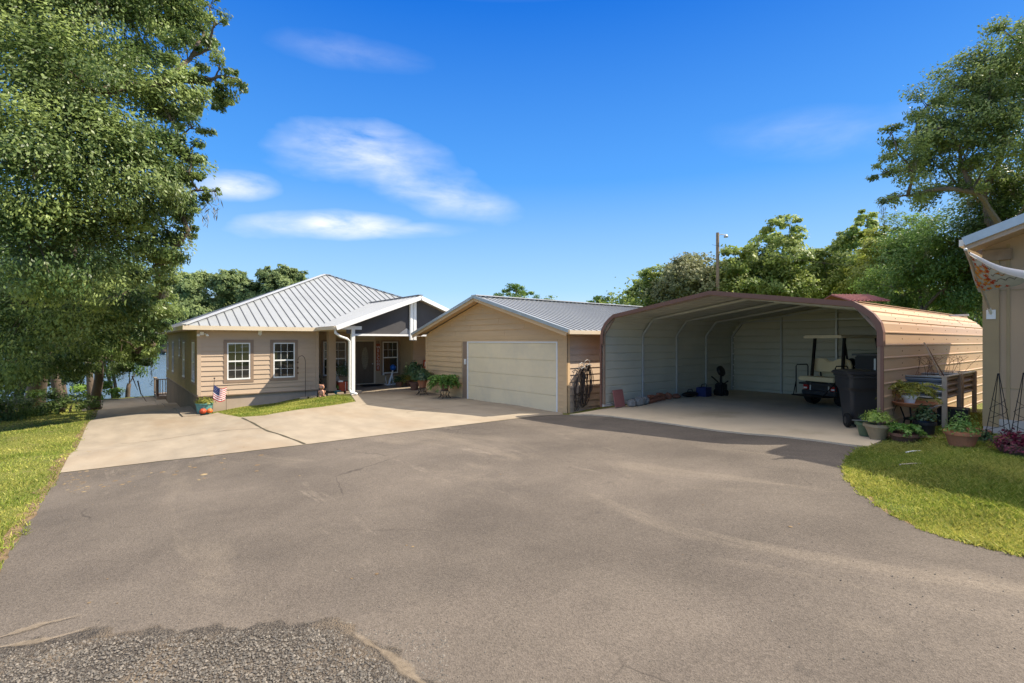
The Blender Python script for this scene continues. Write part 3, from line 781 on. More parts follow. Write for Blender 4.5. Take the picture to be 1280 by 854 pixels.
m = MB(); m.box((2.52, 22.12, -2.6), (6.88, 36.08, .08)); m.box((6.88, 23.44, -1.0), (16.6, 36.08, .075)); m.box((11.42,22.12,-.6),(16.6,23.44,.08))
obj('foundation', m, 'foundation', house, world=True)
m = MB(); m.box((2.49, 22.13, -2.6), (2.515, 36.08, .075)); obj('side_foundation', m, 'foundation_dark', house, world=True)  # darker sheet paints the left side's shade onto the foundation
m = MB(); m.box((2.47, 22.04, .045), (6.93, 22.12, .082)); m.box((2.45, 22.12, .045), (2.5, 36.1, .082)); obj('sill_ledge', m, 'trim_brown', house, world=True)
window(house, P, 3.34, 4.39, .52, 2.20)
window(house, P, 5.0, 6.07, .52, 2.20)
for (a, b, c, d, cc) in ((22.75,23.85,.45,2.2,3),(26.15,27.25,.45,2.2,3),(28.1,28.9,1.35,2.3,2),(31.25,32.35,.45,2.2,3),(34.35,35.45,.45,2.2,3)):
    window(house, LF(2.5), a, b, c, d, cols=cc, trim=.09)
# entry recess: vertical board wall, windows, door
m = MB(); m.box((6.9, 23.38, .05), (11.4, 23.42, 2.62))
for k in range(1, 15):
    xx = 6.93 + k*.305
    if xx < 11.35: m.box((xx-.005, 23.372, .06), (xx+.005, 23.38, 2.6))
m.box((11.36, 22.14, .05), (11.4, 23.42, 2.62)); m.box((6.9, 22.14, .05), (6.935, 23.38, 2.62))
obj('entry_wall', m, 'trim_tan', house, world=True)
PE = FR(23.372)
window(house, PE, 7.45, 8.66, .47, 2.2, trim=.08, cols=3)
window(house, PE, 10.33, 11.30, .47, 2.2, trim=.08, cols=3, rows=2, lowgrid=False)
d = MB(); fbox(d, PE, 9.05, 9.95, .10, 2.13, 0, .03)
fbox(d, PE, 9.17, 9.45, .22, .62, .03, .042); fbox(d, PE, 9.55, 9.83, .22, .62, .03, .042)
door = obj('door', d, 'front_door', house, world=True, label='brown front door with oval glass')
ov = MB(); n = 24
ov.add([PE(9.5 + .16*math.cos(2*math.pi*i/n), 1.32 + .52*math.sin(2*math.pi*i/n), .045) for i in range(n)] + [PE(9.5 + .17*math.cos(2*math.pi*i/n), 1.32 + .54*math.sin(2*math.pi*i/n), .031) for i in range(n)],
       [tuple(range(n))] + [(i, (i+1) % n, n+(i+1) % n, n+i) for i in range(n)])
obj('oval_glass', ov, 'door_glass', door, world=True)
hd = MB(); hd.sphere(PE(9.87, 1.05, .07), .03); hd.tube([PE(9.87, 1.05, .03), PE(9.87, 1.05, .07)], .012); obj('handle', hd, 'galv', door, world=True)
tr = MB(); fbox(tr, PE, 8.97, 9.05, .08, 2.2, 0, .04); fbox(tr, PE, 9.95, 10.03, .08, 2.2, 0, .04); fbox(tr, PE, 9.05, 9.95, 2.13, 2.2, 0, .04)
fbox(tr, PE, 9.05, 9.95, .075, .11, 0, .07)
obj('door_frame', tr, 'fascia', door, world=True)
m = MB(); fbox(m, PE, 8.97, 10.03, 2.22, 2.56, 0, .012); obj('transom_panel', m, 'soffit', house, world=True)
m = MB(); m.box((7.26, 21.78, .0), (7.56, 22.06, 2.6)); m.box((7.23, 21.75, 0), (7.59, 22.09, .12)); obj('porch_pillar', m, 'post_tan', house, world=True)
# main roof: hip faces with standing seams
A = (2.0, 21.6, EZ); B = (17.1, 21.6, EZ); Cc = (17.1, 36.6, EZ); Dd = (2.0, 36.6, EZ); T1 = (9.45, 29.1, 5.93); T2 = (9.7, 29.1, 5.93)
roof_face(house, 'roof', [A, B, T2, T1], 'metal_roof', None, .335, 'seam')
roof_face(house, 'roof', [Dd, A, T1], 'metal_roof', None, .335, 'seam')
roof_face(house, 'roof', [B, Cc, T2], 'metal_roof', None, .335, 'seam')
roof_face(house, 'roof', [Cc, Dd, T1, T2], 'metal_roof', None, .335, 'seam')
m = MB()
for a, b in ((A, T1), (B, T2), (Cc, T2), (Dd, T1), (T1, T2)):
    m.bar(Vector(a)+Vector((0,0,.035)), Vector(b)+Vector((0,0,.035)), .20, .03)
obj('hip_cap', m, 'metal_roof_light', house, world=True)
m = MB(); m.box((1.97, 21.56, EZ-.15), (17.13, 21.6, EZ+.005)); m.box((1.97, 21.6, EZ-.15), (2.01, 36.6, EZ+.005)); m.box((17.09, 21.6, EZ-.15), (17.13, 36.6, EZ+.004)); m.box((2.01, 36.57, EZ-.15), (17.09, 36.6, EZ+.004))
obj('fascia', m, 'fascia', house, world=True)
m = MB(); m.box((2.02, 21.61, EZ-.13), (17.08, 36.56, EZ-.10)); obj('soffit', m, 'soffit', house, world=True)
# entry gable roof
PX0, PXR, PX1, PY, GY0 = 6.75, 10.37, 14.0, 19.35, 19.75
RZ = 4.07
sl_ = (RZ-EZ)/(PXR-PX0)
yb = lambda z: 21.6 + (z-EZ)/.4293
Lf = [(PX0, PY, EZ+.03), (PX0, 21.62, EZ+.03), (PXR, yb(RZ), RZ+.03), (PXR, PY, RZ+.03)]
Rf = [(PX1, 21.62, EZ+.03), (PX1, PY, EZ+.03), (PXR, PY, RZ+.03), (PXR, yb(RZ), RZ+.03)]
roof_face(house, 'porch_roof', Lf, 'metal_roof_light', None, .405, 'metal_roof_light')
roof_face(house, 'porch_roof', Rf, 'metal_roof_light', None, .405, 'metal_roof_light')
m = MB(); m.bar((PXR, PY, RZ+.06), (PXR, yb(RZ), RZ+.06), .22, .03); obj('ridge_cap', m, 'seam', house, world=True)
m = MB()
m.bar((PX0-.02, PY-.02, EZ-.06), (PXR, PY-.02, RZ-.06), .04, .17, up=(0,0,1)); m.bar((PX1+.02, PY-.02, EZ-.06), (PXR, PY-.02, RZ-.06), .04, .165)
obj('rake_board', m, 'white_paint', house, world=True)
m = MB(); m.box((PX0-.1, PY+.02, EZ-.12), (PX0, 21.55, EZ+.01)); m.box((PX1, PY+.02, EZ-.12), (PX1+.1, 21.55, EZ+.01)); obj('gutter', m, 'fascia', house, world=True)
gz = lambda x: RZ - .10 - abs(x-PXR)*sl_
m = MB(); m.prism([(7.3, 2.44), (13.4, 2.44), (13.4, gz(13.4)), (PXR, gz(PXR)), (7.3, gz(7.3))], 1, GY0+.06, GY0+.09); obj('gable_screen', m, 'screen_grey', house, world=True)
m = MB(); m.prism([(9.55, 2.45), (10.25, 2.45), (9.9, 2.70)], 1, GY0+.02, GY0+.05); obj('gable_vent', m, 'seam', house, world=True)
m = MB(); m.box((7.6, GY0, 2.36), (13.4, GY0+.12, 2.44)); obj('entry_beam', m, 'white_paint', house, world=True)
m = MB(); m.box((10.05, GY0-.06, 2.20), (10.17, GY0, RZ-.2)); m.box((10.22, GY0-.06, 2.20), (10.34, GY0, RZ-.17)); m.box((10.03, GY0-.02, 2.18), (10.36, GY0+.02, RZ-.2)); obj('king_post', m, 'white_paint', house, world=True)
m = MB(); m.box((7.48, GY0-.02, 0), (7.62, GY0+.12, EZ+.05)); m.box((13.2, GY0-.02, 0), (13.34, GY0+.12, EZ+.05)); m.box((PX0+.2, GY0-.015, EZ-.1), (7.9, GY0+.115, EZ+.04))
obj('entry_post', m, 'white_paint', house, world=True)
m = MB()
m.tube([(6.75,19.5,2.6),(6.75,19.5,2.47),(6.95,19.55,2.33),(7.25,19.62,2.24),(7.36,19.66,2.15),(7.36,19.68,.22),(7.40,19.6,.12),(7.55,19.35,.05)], .05, 8); obj('downspout', m, 'white_plastic', house, world=True, smooth=True)
m = MB(); m.box((PX0+.05, PY+.05, EZ-.13), (PX1-.05, 21.55, EZ-.11)) if False else m.sheet([(PX0, PY+.02, EZ-.06),(PXR, PY+.02, RZ-.06),(PXR, 21.6, RZ-.06),(PX0, 21.6, EZ-.06)], .02, (0,0,1)); m.sheet([(PX1, PY+.02, EZ-.06),(PXR, PY+.02, RZ-.061),(PXR, 21.6, RZ-.061),(PX1, 21.6, EZ-.06)], .02, (0,0,1))
obj('porch_ceiling', m, 'soffit', house, world=True)
# corner floodlight, small outlet box, vent
fl = thing('floodlight', 'small twin floodlight under the eave at the house corner', 'light', (2.62, 22.07, 2.42))
m = MB(); m.box((-.06, -.05, -.05), (.06, 0, .07)); obj('mount', m, 'white_plastic', fl)
for sx in (-.13, .16):
    m = MB(); m.tube([(sx*.5, -.05, 0), (sx, -.14, -.02)], .02, 8); m.lathe([(.02, 0), (.05, -.03), (.055, -.09), (.0, -.10)], 12, (sx, -.15, -.0)); obj('lamp_head', m, 'white_plastic', fl, smooth=True)
m = MB(); m.box((4.55, 22.02, 2.4), (4.68, 22.1, 2.56)); m.box((4.59, 22.0, 2.37), (4.64, 22.03, 2.42))
prop(obj('junction_box', m, 'white_plastic'), 'small pale utility box under the house eave', 'utility box')

# ------------------------------------------------------------------ deck rail behind the house
dk = thing('lake_deck', 'brown wooden deck corner with pale balusters behind the house', 'deck', (2.1, 37, -1.5))
m = MB(); m.box((2.05, 36.75, -1.7), (7, 39.2, -1.15)); obj('deck_floor', m, 'wood_grey', dk, world=True)
for (x, y) in ((2.1, 36.8), (2.1, 39.1), (5, 36.8)):
    m = MB(); m.box((x-.06, y-.06, -1.15), (x+.06, y+.06, -.12)); obj('rail_post', m, 'wood_dark', dk, world=True)
m = MB(); m.box((2.0, 36.7, -.17), (7, 36.86, -.12)); m.box((2.0, 36.86, -.17), (2.16, 39.2, -.12)); m.box((2.1, 36.78, -1.08), (7, 36.82, -1.02)); m.box((2.08, 36.8, -1.08), (2.12, 39.1, -1.02)); obj('handrail', m, 'wood_grey', dk, world=True)
m = MB()
for k in range(30): m.box((2.2+k*.13, 36.78, -1.02), (2.24+k*.13, 36.82, -.17))
for k in range(16): m.box((2.08, 36.95+k*.13, -1.02), (2.12, 36.99+k*.13, -.17))
obj('baluster', m, 'wood_pale', dk, world=True)

# ------------------------------------------------------------------ the garage
GE, GR = 2.45, 3.715
garage = thing('garage', 'tan gable garage with wide pale roller door and grey metal roof', 'garage', (10.3, 14.6, 0))
slg = (GR-GE)/4.57
gl = lambda z: (14.6 - (3.60-z)/slg, 14.6 + (3.60-z)/slg) if z > 2.3 else (0, 99)
m = MB(); m.prism([(10.43, -.6), (18.77, -.6), (18.77, 2.40), (14.6, 3.62), (10.43, 2.40)], 0, 10.32, 19.0); obj('wall_core', m, 'trim_tan', garage, world=True)
P = LF(10.32)
m = MB(); lap(m, P, 10.43, 18.77, -.02, 3.58, .196, [(10.72, 16.02, -.1, 2.32)], lim=lambda z: (max(10.43, gl(z)[0]), min(18.77, gl(z)[1])))
obj('front_siding', m, 'siding_shade_warm', garage, world=True)
m = MB(); lap(m, FR(10.43), 10.36, 19.0, -.02, 2.42, .196); obj('side_siding', m, 'siding', garage, world=True)
m = MB(); fbox(m, P, 10.40, 18.79, 2.20, 2.33, 0, .03); fbox(m, P, 10.40, 10.56, -.05, 2.195, 0, .03); fbox(m, P, 10.56, 10.79, -.05, 2.195, 0, .022); fbox(m, P, 18.64, 18.79, -.05, 2.195, 0, .03); fbox(m, P, 10.79, 16.02, 2.13, 2.195, 0, .032)
m.box((10.30, 10.40, -.05), (10.42, 10.43, 2.40))
obj('trim_board', m, 'siding_shade_warm', garage, world=True)
m = MB(); fbox(m, P, 15.62, 15.92, -.05, 2.13, 0, .03); obj('jamb', m, 'trim_brown', garage, world=True)
m = MB(); fbox(m, P, 15.56, 15.62, -.02, 2.13, 0, .045); fbox(m, P, 10.79, 10.84, -.02, 2.13, 0, .038); fbox(m, P, 10.84, 15.56, 2.09, 2.13, 0, .04); obj('weather_strip', m, 'white_paint', garage, world=True)
m = MB()
for k in range(4):
    z0 = .01 + k*.52; fbox(m, P, 10.84, 15.56, z0, z0+.500, 0, .022)
    fbox(m, P, 10.84, 15.56, z0+.500, z0+.52, 0, .004)
gd = obj('garage_door', m, 'door_garage', garage, world=True)
m = MB(); fbox(m, P, 10.84, 15.56, -.03, .012, 0, .02); obj('bottom_seal', m, 'rubber', gd, world=True)
kp = MB(); fbox(kp, P, 15.69, 15.80, 1.28, 1.48, .03, .06); fbox(kp, P, 15.705, 15.785, 1.31, 1.37, .06, .066)
prop(obj('keypad', kp, 'white_plastic', bevel=.006), 'white garage door keypad on the brown jamb', 'keypad')
R0 = [(9.9, 10.03, GE), (19.2, 10.03, GE), (19.2, 14.6, GR), (9.9, 14.6, GR)]
R1 = [(19.2, 19.25, GE), (9.9, 19.25, GE), (9.9, 14.6, GR), (19.2, 14.6, GR)]
roof_face(garage, 'roof', R0, 'metal_roof', None, .23, 'seam', ribs_h=.022)
roof_face(garage, 'roof', R1, 'metal_roof', None, .23, 'seam', ribs_h=.022)
m = MB(); m.bar((9.88, 14.6, GR+.035), (19.22, 14.6, GR+.035), .3, .03); obj('ridge_cap', m, 'metal_roof_light', garage, world=True)
m = MB(); m.bar((9.87, 9.93, GE-.02), (9.87, 14.6, GR-.015), .035, .10); m.bar((9.87, 19.27, GE-.02), (9.87, 14.6, GR-.016), .035, .10); obj('rake_trim', m, 'drip_edge', garage, world=True)
m = MB(); m.bar((9.91, 10.03, GE-.11), (9.91, 14.6, GR-.105), .03, .12); m.bar((9.91, 19.25, GE-.11), (9.91, 14.6, GR-.106), .03, .12); m.sheet([(9.92,9.97,GE-.09),(10.3,9.97,GE-.09),(10.3,14.6,GR-.09),(9.92,14.6,GR-.09)], .02, (0,0,1)); m.sheet([(9.92,19.23,GE-.09),(10.3,19.23,GE-.09),(10.3,14.6,GR-.09),(9.92,14.6,GR-.09)], .02, (0,0,1))
obj('rake_board', m, 'siding_shade_warm', garage, world=True)
m = MB(); m.box((9.95, 9.94, GE-.11), (19.2, 10.03, GE-.005)); obj('gutter', m, 'fascia', garage, world=True)
m = MB(); m.box((10.03, 9.96, GE-.13), (19.2, 10.42, GE-.11)); m.box((10.03, 18.79, GE-.13), (19.2, 19.2, GE-.11)); obj('soffit', m, 'siding_shade_warm', garage, world=True)

# ------------------------------------------------------------------ the carport
CX0, CXB, CX1, CL, CRr, CZ0 = 10.8, 18.0, 20.3, 9.53, 2.93, .30
cp = thing('metal_carport', 'arched tan metal carport with brown edge trim and open front', 'carport', (10.8, 6.2, .3))
prof = [(CRr, CZ0-.02), (CRr, 2.30), (CRr+.035, 2.46), (CRr+.14, 2.62), (CRr+.30, 2.76), (CRr+.44, 2.85), (6.23, 3.275),
        (CL-.44, 2.85), (CL-.30, 2.76), (CL-.14, 2.62), (CL-.035, 2.46), (CL, 2.30), (CL, CZ0-.02)]
def resample(pr, step):
    out = [Vector((p[0], p[1])) for p in pr]; L = [0]
    for a, b in zip(out, out[1:]): L.append(L[-1] + (b-a).length)
    def ev(s):
        for i in range(len(out)-1):
            if s <= L[i+1] + 1e-9:
                t = (s-L[i])/(L[i+1]-L[i]); p = out[i].lerp(out[i+1], t); d = (out[i+1]-out[i]).normalized()
                return p, Vector((-d.y, d.x))
        return out[-1], Vector((1, 0))
    return ev, L
ev, L = resample(prof, .3)
def ribbed(ev, length, extra, pitch=.235, rw=.022, rh=.019, sgn=1):
    ss = set(extra); k = .14
    ribs = []
    while k < length-.05:
        ribs += [(k-rw, 0), (k-rw*.4, rh), (k+rw*.4, rh), (k+rw, 0)]; k += pitch
    for e in extra:
        if not any(abs(e-r[0]) < rw*1.5 for r in ribs): ribs.append((e, 0))
    ribs = sorted(set(ribs))
    out = []
    for s, h in ribs:
        p, n = ev(min(max(s, 0), length)); out.append((p.x + n.x*h*sgn, p.y + n.y*h*sgn))
    return out
rp = ribbed(ev, L[-1], [0, L[-1]] + L[1:-1])
# decide outward: first rib must go to smaller y (outside) on the right wall
if rp[2][0] > CRr: rp = ribbed(ev, L[-1], [0, L[-1]] + L[1:-1], sgn=-1)
def skin(rp, x0, x1, off):
    m = MB(); n = len(rp)
    cen = Vector((6.23, 1.4))
    ins = []
    for i in range(n):
        a = Vector(rp[max(i-1, 0)]); b = Vector(rp[min(i+1, n-1)]); d = (b-a).normalized(); nn = Vector((-d.y, d.x))
        p = Vector(rp[i])
        if (cen-p).dot(nn) < 0: nn = -nn
        ins.append(tuple(p + nn*off))
    return ins
ins = skin(rp, 0, 0, .004)
m = MB(); n = len(rp)
m.add([(CX0, *p) for p in rp] + [(CX1, *p) for p in rp], [(i, i+1, n+i+1, n+i) for i in range(n-1)]); obj('roof_panel', m, 'carport_tan', cp, world=True)
m = MB(); m.add([(CX0+.002, *p) for p in ins] + [(CX1-.002, *p) for p in ins], [(i, i+1, n+i+1, n+i) for i in range(n-1)]); obj('inner_lining', m, 'carport_inner', cp, world=True)
# back wall
def back_z(y):
    for a, b in zip(prof[1:-1], prof[2:-1]):
        if a[0] <= y <= b[0]: return a[1] + (b[1]-a[1])*(y-a[0])/max(1e-6, b[0]-a[0])
    return 2.3
m = MB(); bz = []
z = CZ0
ys = [CRr+.005, CRr+.12, CRr+.45, 6.23, CL-.45, CL-.12, CL-.005]
k = CZ0; zs = [k]
while k < 3.2: zs += [k+.13, k+.145, k+.165, k+.18]; k += .235
offs = lambda i: 0 if i % 4 in (0, 1) else (.022)
for i in range(len(zs)-1):
    za, zb = zs[i], zs[i+1]
    oa = .022 if i % 4 in (2, 3) else 0; ob = .022 if (i+1) % 4 in (2, 3) else 0
    if za > 3.25: continue
    def lim(z):
        if z <= 2.3: return CRr+.005, CL-.005
        lo = next((a[0] + (b[0]-a[0])*(z-a[1])/(b[1]-a[1]) for a, b in zip(prof[1:7], prof[2:7]) if a[1] <= z <= b[1]), 6.2)
        return lo, 12.46-lo
    a0_, a1_ = lim(za); b0_, b1_ = lim(min(zb, 3.27))
    m.add([(CXB+oa, a0_, za), (CXB+oa, a1_, za), (CXB+ob, b1_, min(zb, 3.27)), (CXB+ob, b0_, min(zb, 3.27))], [(0,1,2,3)])
obj('back_wall', m, 'carport_inner', cp, world=True)
# screw heads along the arches of the outer wall and roof
m = MB()
for k in range(9):
    x = CX0+.05 + k*(CX1-.15-CX0)/8
    for i in range(1, len(rp)-1):
        if abs(rp[i][0]-rp[i-1][0])+abs(rp[i][1]-rp[i-1][1]) > .05 and rp[i][0] < 5.0:
            a = rp[i-1]; b = rp[i]; t_ = .5; y_, z_ = a[0]+(b[0]-a[0])*t_, a[1]+(b[1]-a[1])*t_
            m.sphere((x, y_, z_), .011, 6, 4)
so_ = obj('screw_heads', m, 'wood_dark', cp, world=True); so_['kind'] = 'stuff'
# frames
for k in range(5):
    x = CX0+.05 + k*(CXB-.12-CX0)/4
    m = MB()
    fr = [(CRr+.05, CZ0), (CRr+.05, 2.32), (CRr+.42, 2.79), (6.23, 3.205), (CL-.42, 2.79), (CL-.05, 2.32), (CL-.05, CZ0)]
    for a, b in zip(fr, fr[1:]): m.bar((x, *a), (x, *b), .055, .055, up=(1, 0, 0))
    obj('frame_arch', m, 'galv' if k else 'trim_brown', cp, world=True)
for y in (CL-.05, CRr+.05):
    m = MB(); m.bar((CX0, y, CZ0+.025), (CXB, y, CZ0+.025), .07, .06); obj('base_rail', m, 'galv', cp, world=True)
for y in (7.75, 6.07, 4.4):
    m = MB(); m.bar((CXB-.05, y, CZ0), (CXB-.05, y, lim(2.4) and (3.275-abs(y-6.23)*.149-.05)), .055); obj('back_post', m, 'galv', cp, world=True)
m = MB(); m.bar((CXB-.05, CRr, 2.84), (CXB-.05, CL, 2.84), .05) ; obj('header', m, 'galv', cp, world=True)
# brown trim along the front edge
def trim_ring(x0, x1, o, i_):
    m = MB(); pr = [(CRr, 2.04)] + prof[1:-1] + [(CL, 2.04)]; cen = Vector((6.23, 1.2)); A_, B_ = [], []
    for k, p in enumerate(pr):
        a = Vector(pr[max(k-1, 0)]); b = Vector(pr[min(k+1, len(pr)-1)]); d = (b-a).normalized(); nn = Vector((-d.y, d.x)); p = Vector(p)
        if (cen-p).dot(nn) > 0: nn = -nn
        A_.append(tuple(p+nn*o)); B_.append(tuple(p-nn*i_))
    nn_ = len(pr); vs = [(x0, *p) for p in A_] + [(x1, *p) for p in A_] + [(x0, *p) for p in B_] + [(x0+.006, *p) for p in B_]
    fs = []
    for k in range(nn_-1):
        fs += [(k, k+1, nn_+k+1, nn_+k), (k, 2*nn_+k, 2*nn_+k+1, k+1)]
    m.add(vs, fs); return m
obj('edge_trim', trim_ring(CX0-.03, CX0+.10, .028, .07), 'carport_brown', cp, world=True)
m = MB(); m.box((CX0-.03, CRr-.03, CZ0-.02), (CX0+.02, CRr+.015, 2.05)); m.bar((CX0-.012, CL+.01, CZ0-.02), (CX0-.012, CL+.01, 2.05), .05); obj('corner_trim', m, 'carport_brown', cp, world=True)
# wavy ridge flashing lifted along the right roof edge
m = MB(); m.bar((CX0+.2, CRr+.47, 2.885), (CX1, CRr+.47, 2.885), .12, .012); obj('roof_flashing', m, 'carport_tan', cp, world=True)

# ------------------------------------------------------------------ the shed at the right edge
SX, SY, SZ = 12.0, 1.75, .55
shed = thing('garden_shed', 'tan panel sided shed with grey metal roof edge at right', 'shed', (SX, -1.5, SZ))
rz = lambda y, o=0: 3.80 + (2.0-y)*.36 + o
m = MB(); m.prism([(SY, SZ-.4), (SY, rz(SY,-.12)), (-2.4, rz(-2.4,-.12)), (-6.5, rz(SY,-.12)), (-6.5, SZ-.4)], 0, SX, SX+5); obj('wall', m, 'shed_wall', shed, world=True)
m = MB()
for k in range(0, 27):
    y = SY-.30-k*.305
    if y < -6.4: break
    wd = .022 if k % 4 == 0 else .006
    zt = rz(y, -.2) if y > -2.4 else rz(-4.8-y, -.2)
    m.box((SX-(.012 if k % 4 == 0 else .0035), y-wd, SZ+.25), (SX, y+wd, zt))
m.box((SX-.006, -6.4, 1.32+.0), (SX, SY-.2, 1.335)); m.box((SX-.008, -6.4, 3.0), (SX, SY-.2, 3.02))
obj('batten', m, 'shed_corner', shed, world=True)
m = MB(); m.box((SX-.035, SY-.19, SZ+.1), (SX, SY+.02, rz(SY, -.16))); obj('corner_board', m, 'shed_corner', shed, world=True)
m = MB(); m.box((SX-.03, -6.5, SZ-.3), (SX+.02, SY+.01, SZ+.24)); obj('skirting', m, 'shed_base', shed, world=True)
Y0 = 1.88
m = MB(); m.sheet([(11.2, Y0, rz(Y0)), (17.3, Y0, rz(Y0)), (17.3, -2.4, rz(-2.4)), (11.2, -2.4, rz(-2.4))], .03, (0, .3, 1)); m.sheet([(11.2, -6.82, rz(Y0)), (17.3, -6.82, rz(Y0)), (17.3, -2.4, rz(-2.4)), (11.2, -2.4, rz(-2.4))], .03, (0, -.3, 1)); obj('roof', m, 'metal_roof', shed, world=True)
m = MB(); m.bar((11.18, Y0+.01, rz(Y0, -.035)), (11.18, -2.4, rz(-2.4, -.035)), .03, .14); m.bar((11.18, -6.82, rz(Y0, -.035)), (11.18, -2.4, rz(-2.4, -.036)), .03, .14); obj('drip_edge', m, 'drip_edge', shed, world=True)
m = MB(); m.sheet([(11.2, Y0, rz(Y0, -.12)), (SX, Y0, rz(Y0, -.12)), (SX, -2.4, rz(-2.4, -.12)), (11.2, -2.4, rz(-2.4, -.12))], .02, (0, 0, 1)); m.bar((11.24, Y0, rz(Y0, -.13)), (11.24, -2.4, rz(-2.4, -.13)), .05, .10); obj('soffit', m, 'siding', shed, world=True)
m = MB(); m.box((SX-.06, SY-.35, rz(SY, -.36)), (SX-.012, SY+.02, rz(SY, -.17))); obj('frieze_block', m, 'wood_grey', shed, world=True)
m = MB(); m.box((11.25, Y0+.01, rz(Y0, -.10)), (17.3, Y0+.08, rz(Y0, .01))); obj('gutter', m, 'white_plastic', shed, world=True)

# ------------------------------------------------------------------ small shed with a red roof far behind the carport
x, y = pt(1065, 27)
rs = thing('far_shed', 'distant small shed with ribbed red metal roof behind the carport', 'shed', (x, y, .3), -math.atan2(FWD[0], FWD[1]))
m = MB(); m.box((-.9, -1.0, 0), (.9, 1.2, 3.6)); obj('wall', m, 'wood_grey', rs)
m = MB()
zt = EYE + (427-369)*27/F; zb = zt-.45
m.sheet([(-1.0, -1.4, zb-.3), (1.0, -1.4, zb-.3), (1.0, .2, zt-.3), (-1.0, .2, zt-.3)], .04, (0, -.3, 1)); m.sheet([(-1.0, 1.8, zb-.3), (1.0, 1.8, zb-.3), (1.0, .2, zt-.3), (-1.0, .2, zt-.3)], .04, (0, .3, 1))
rr = obj('roof', m, 'red_roof', rs)
m = MB()
for k in range(11): m.bar((-.96+k*.19, -1.41, zb-.24), (-.96+k*.19, .2, zt-.24), .05, .04)
obj('roof_rib', m, 'panel_red', rr)
# utility pole with lamp
x, y = pt(897, 42); zt = EYE + (427-291)*42/F
up_ = thing('utility_pole', 'slim grey utility pole with a small lamp behind the carport', 'utility pole', (x, y, .2))
m = MB(); m.tube([(0, 0, 0), (0, 0, zt-.2)], .17, 8, .13); obj('pole', m, 'wood_grey', up_)
m = MB(); m.tube([(0, 0, zt-.4), (.25, -.2, zt-.35), (.5, -.4, zt-.38)], .035, 6); obj('lamp_arm', m, 'galv', up_)
m = MB(); m.lathe([(.05, .12), (.09, .05), (.2, -.08), (.17, -.14)], 10, (.55, -.44, zt-.45)); obj('lamp_shade', m, 'galv', up_, smooth=True)
# ------------------------------------------------------------------ leaf builder (shared by pots and trees)
def leaves(P, size, up=0.45, asp=0.45, seed=0, droop=0.0, axis=None, tintv=None, nb=None):
    """quads centred on points P (n,3); returns verts, quads, tint"""
    r = np.random.default_rng(seed); n = len(P)
    nrm = r.normal(size=(n, 3)); nrm[:, 2] += up*2.5
    if nb is not None: nrm = nrm*.75 + nb*1.5
    nrm /= np.linalg.norm(nrm, axis=1)[:, None]
    a = r.normal(size=(n, 3)) if axis is None else axis + r.normal(size=(n, 3))*0.25
    a[:, 2] -= droop
    a -= (a*nrm).sum(1)[:, None]*nrm; a /= np.linalg.norm(a, axis=1)[:, None] + 1e-9
    b = np.cross(nrm, a); s = size*(0.6 + 0.8*r.random(n))[:, None]
    s = s*(.75+.5*r.random(n))[:, None]; v = np.stack([P - a*s*.5, P + b*s*asp*.5, P + a*s*.5, P - b*s*asp*.5], 1).reshape(-1, 3)
    q = np.arange(4*n).reshape(n, 4)
    t = np.repeat(r.random(n) if tintv is None else np.clip(tintv + r.normal(size=n)*.18, 0, 1), 4)
    return v, q, t
def bush(par, name, c, rad, n, size, m, seed, flat=1.0, up=0.4, asp=0.5, arch=False, stems=0):
    """small pot plant foliage around world point c"""
    r = np.random.default_rng(seed); c = np.array(c, float)
    if arch:      # arching fronds (ferns): leaflets along drooping curves
        Ps, Ax = [], []
        for k in range(arch):
            th = r.random()*6.283; L = rad*(.7+.5*r.random()); up0 = .5+.9*r.random()
            t = np.linspace(.1, 1, max(6, n//arch))
            x = L*t; z = L*(up0*t - 1.15*t*t)*flat
            P = c + np.stack([np.cos(th)*x, np.sin(th)*x, z], 1); d = np.gradient(P, axis=0)
            side = np.cross(d, [0, 0, 1]); side /= np.linalg.norm(side, axis=1)[:, None]+1e-9
            sg = np.where(np.arange(len(t)) % 2, 1, -1)[:, None]
            Ps.append(P + side*sg*size*.35); Ax.append(side*sg + d/np.linalg.norm(d, axis=1)[:, None]*.6)
        P = np.concatenate(Ps); A = np.concatenate(Ax); v, q, t = leaves(P, size, up, asp, seed, .2, A)
    else:
        d = r.normal(size=(n, 3)); d /= np.linalg.norm(d, axis=1)[:, None]; d[:, 2] = np.abs(d[:, 2])*1.1 - .15
        rr = rad*(r.random(n)**.45)[:, None]
        lump = 1 + .22*np.sin(d[:, :1]*7+seed)*np.cos(d[:, 1:2]*6)
        P = c + d*rr*lump*np.array([1, 1, flat]); v, q, t = leaves(P, size, up, asp, seed)
    return npobj(name, v, q, m, par, t)
def pot(par, r0, r1, h, m, rim=.02, name='pot'):
    mb = MB(); mb.lathe([(r0*.96, 0), (r0, .01), ((r0+r1)/2*1.02, h*.5), (r1, h-.05), (r1+rim, h-.05), (r1+rim, h), (r1-.01, h), (r1-.02, h-.04)], 24)
    o = obj(name, mb, m, par, smooth=False); s = MB(); s.lathe([(r1-.02, h-.045), (.01, h-.03)], 20); obj('soil', s, 'soil', o); return o
def plantpot(label, px, py, r0, r1, h, pm, bm, n, size, rad, seed, cz=.08, group=None, name='potted_plant', **kw):
    x, y = at(px, py); z = g(x, y) + (.0 if not (9.98 < x < 18 and 2.9 < y < 9.6) else .035)
    t = thing(name, label, 'potted plant', (x, y, z), 0, group)
    pot(t, r0, r1, h, pm); bush(t, 'foliage', (x, y, z+h+cz), rad, n, size, bm, seed, **kw)
    return t

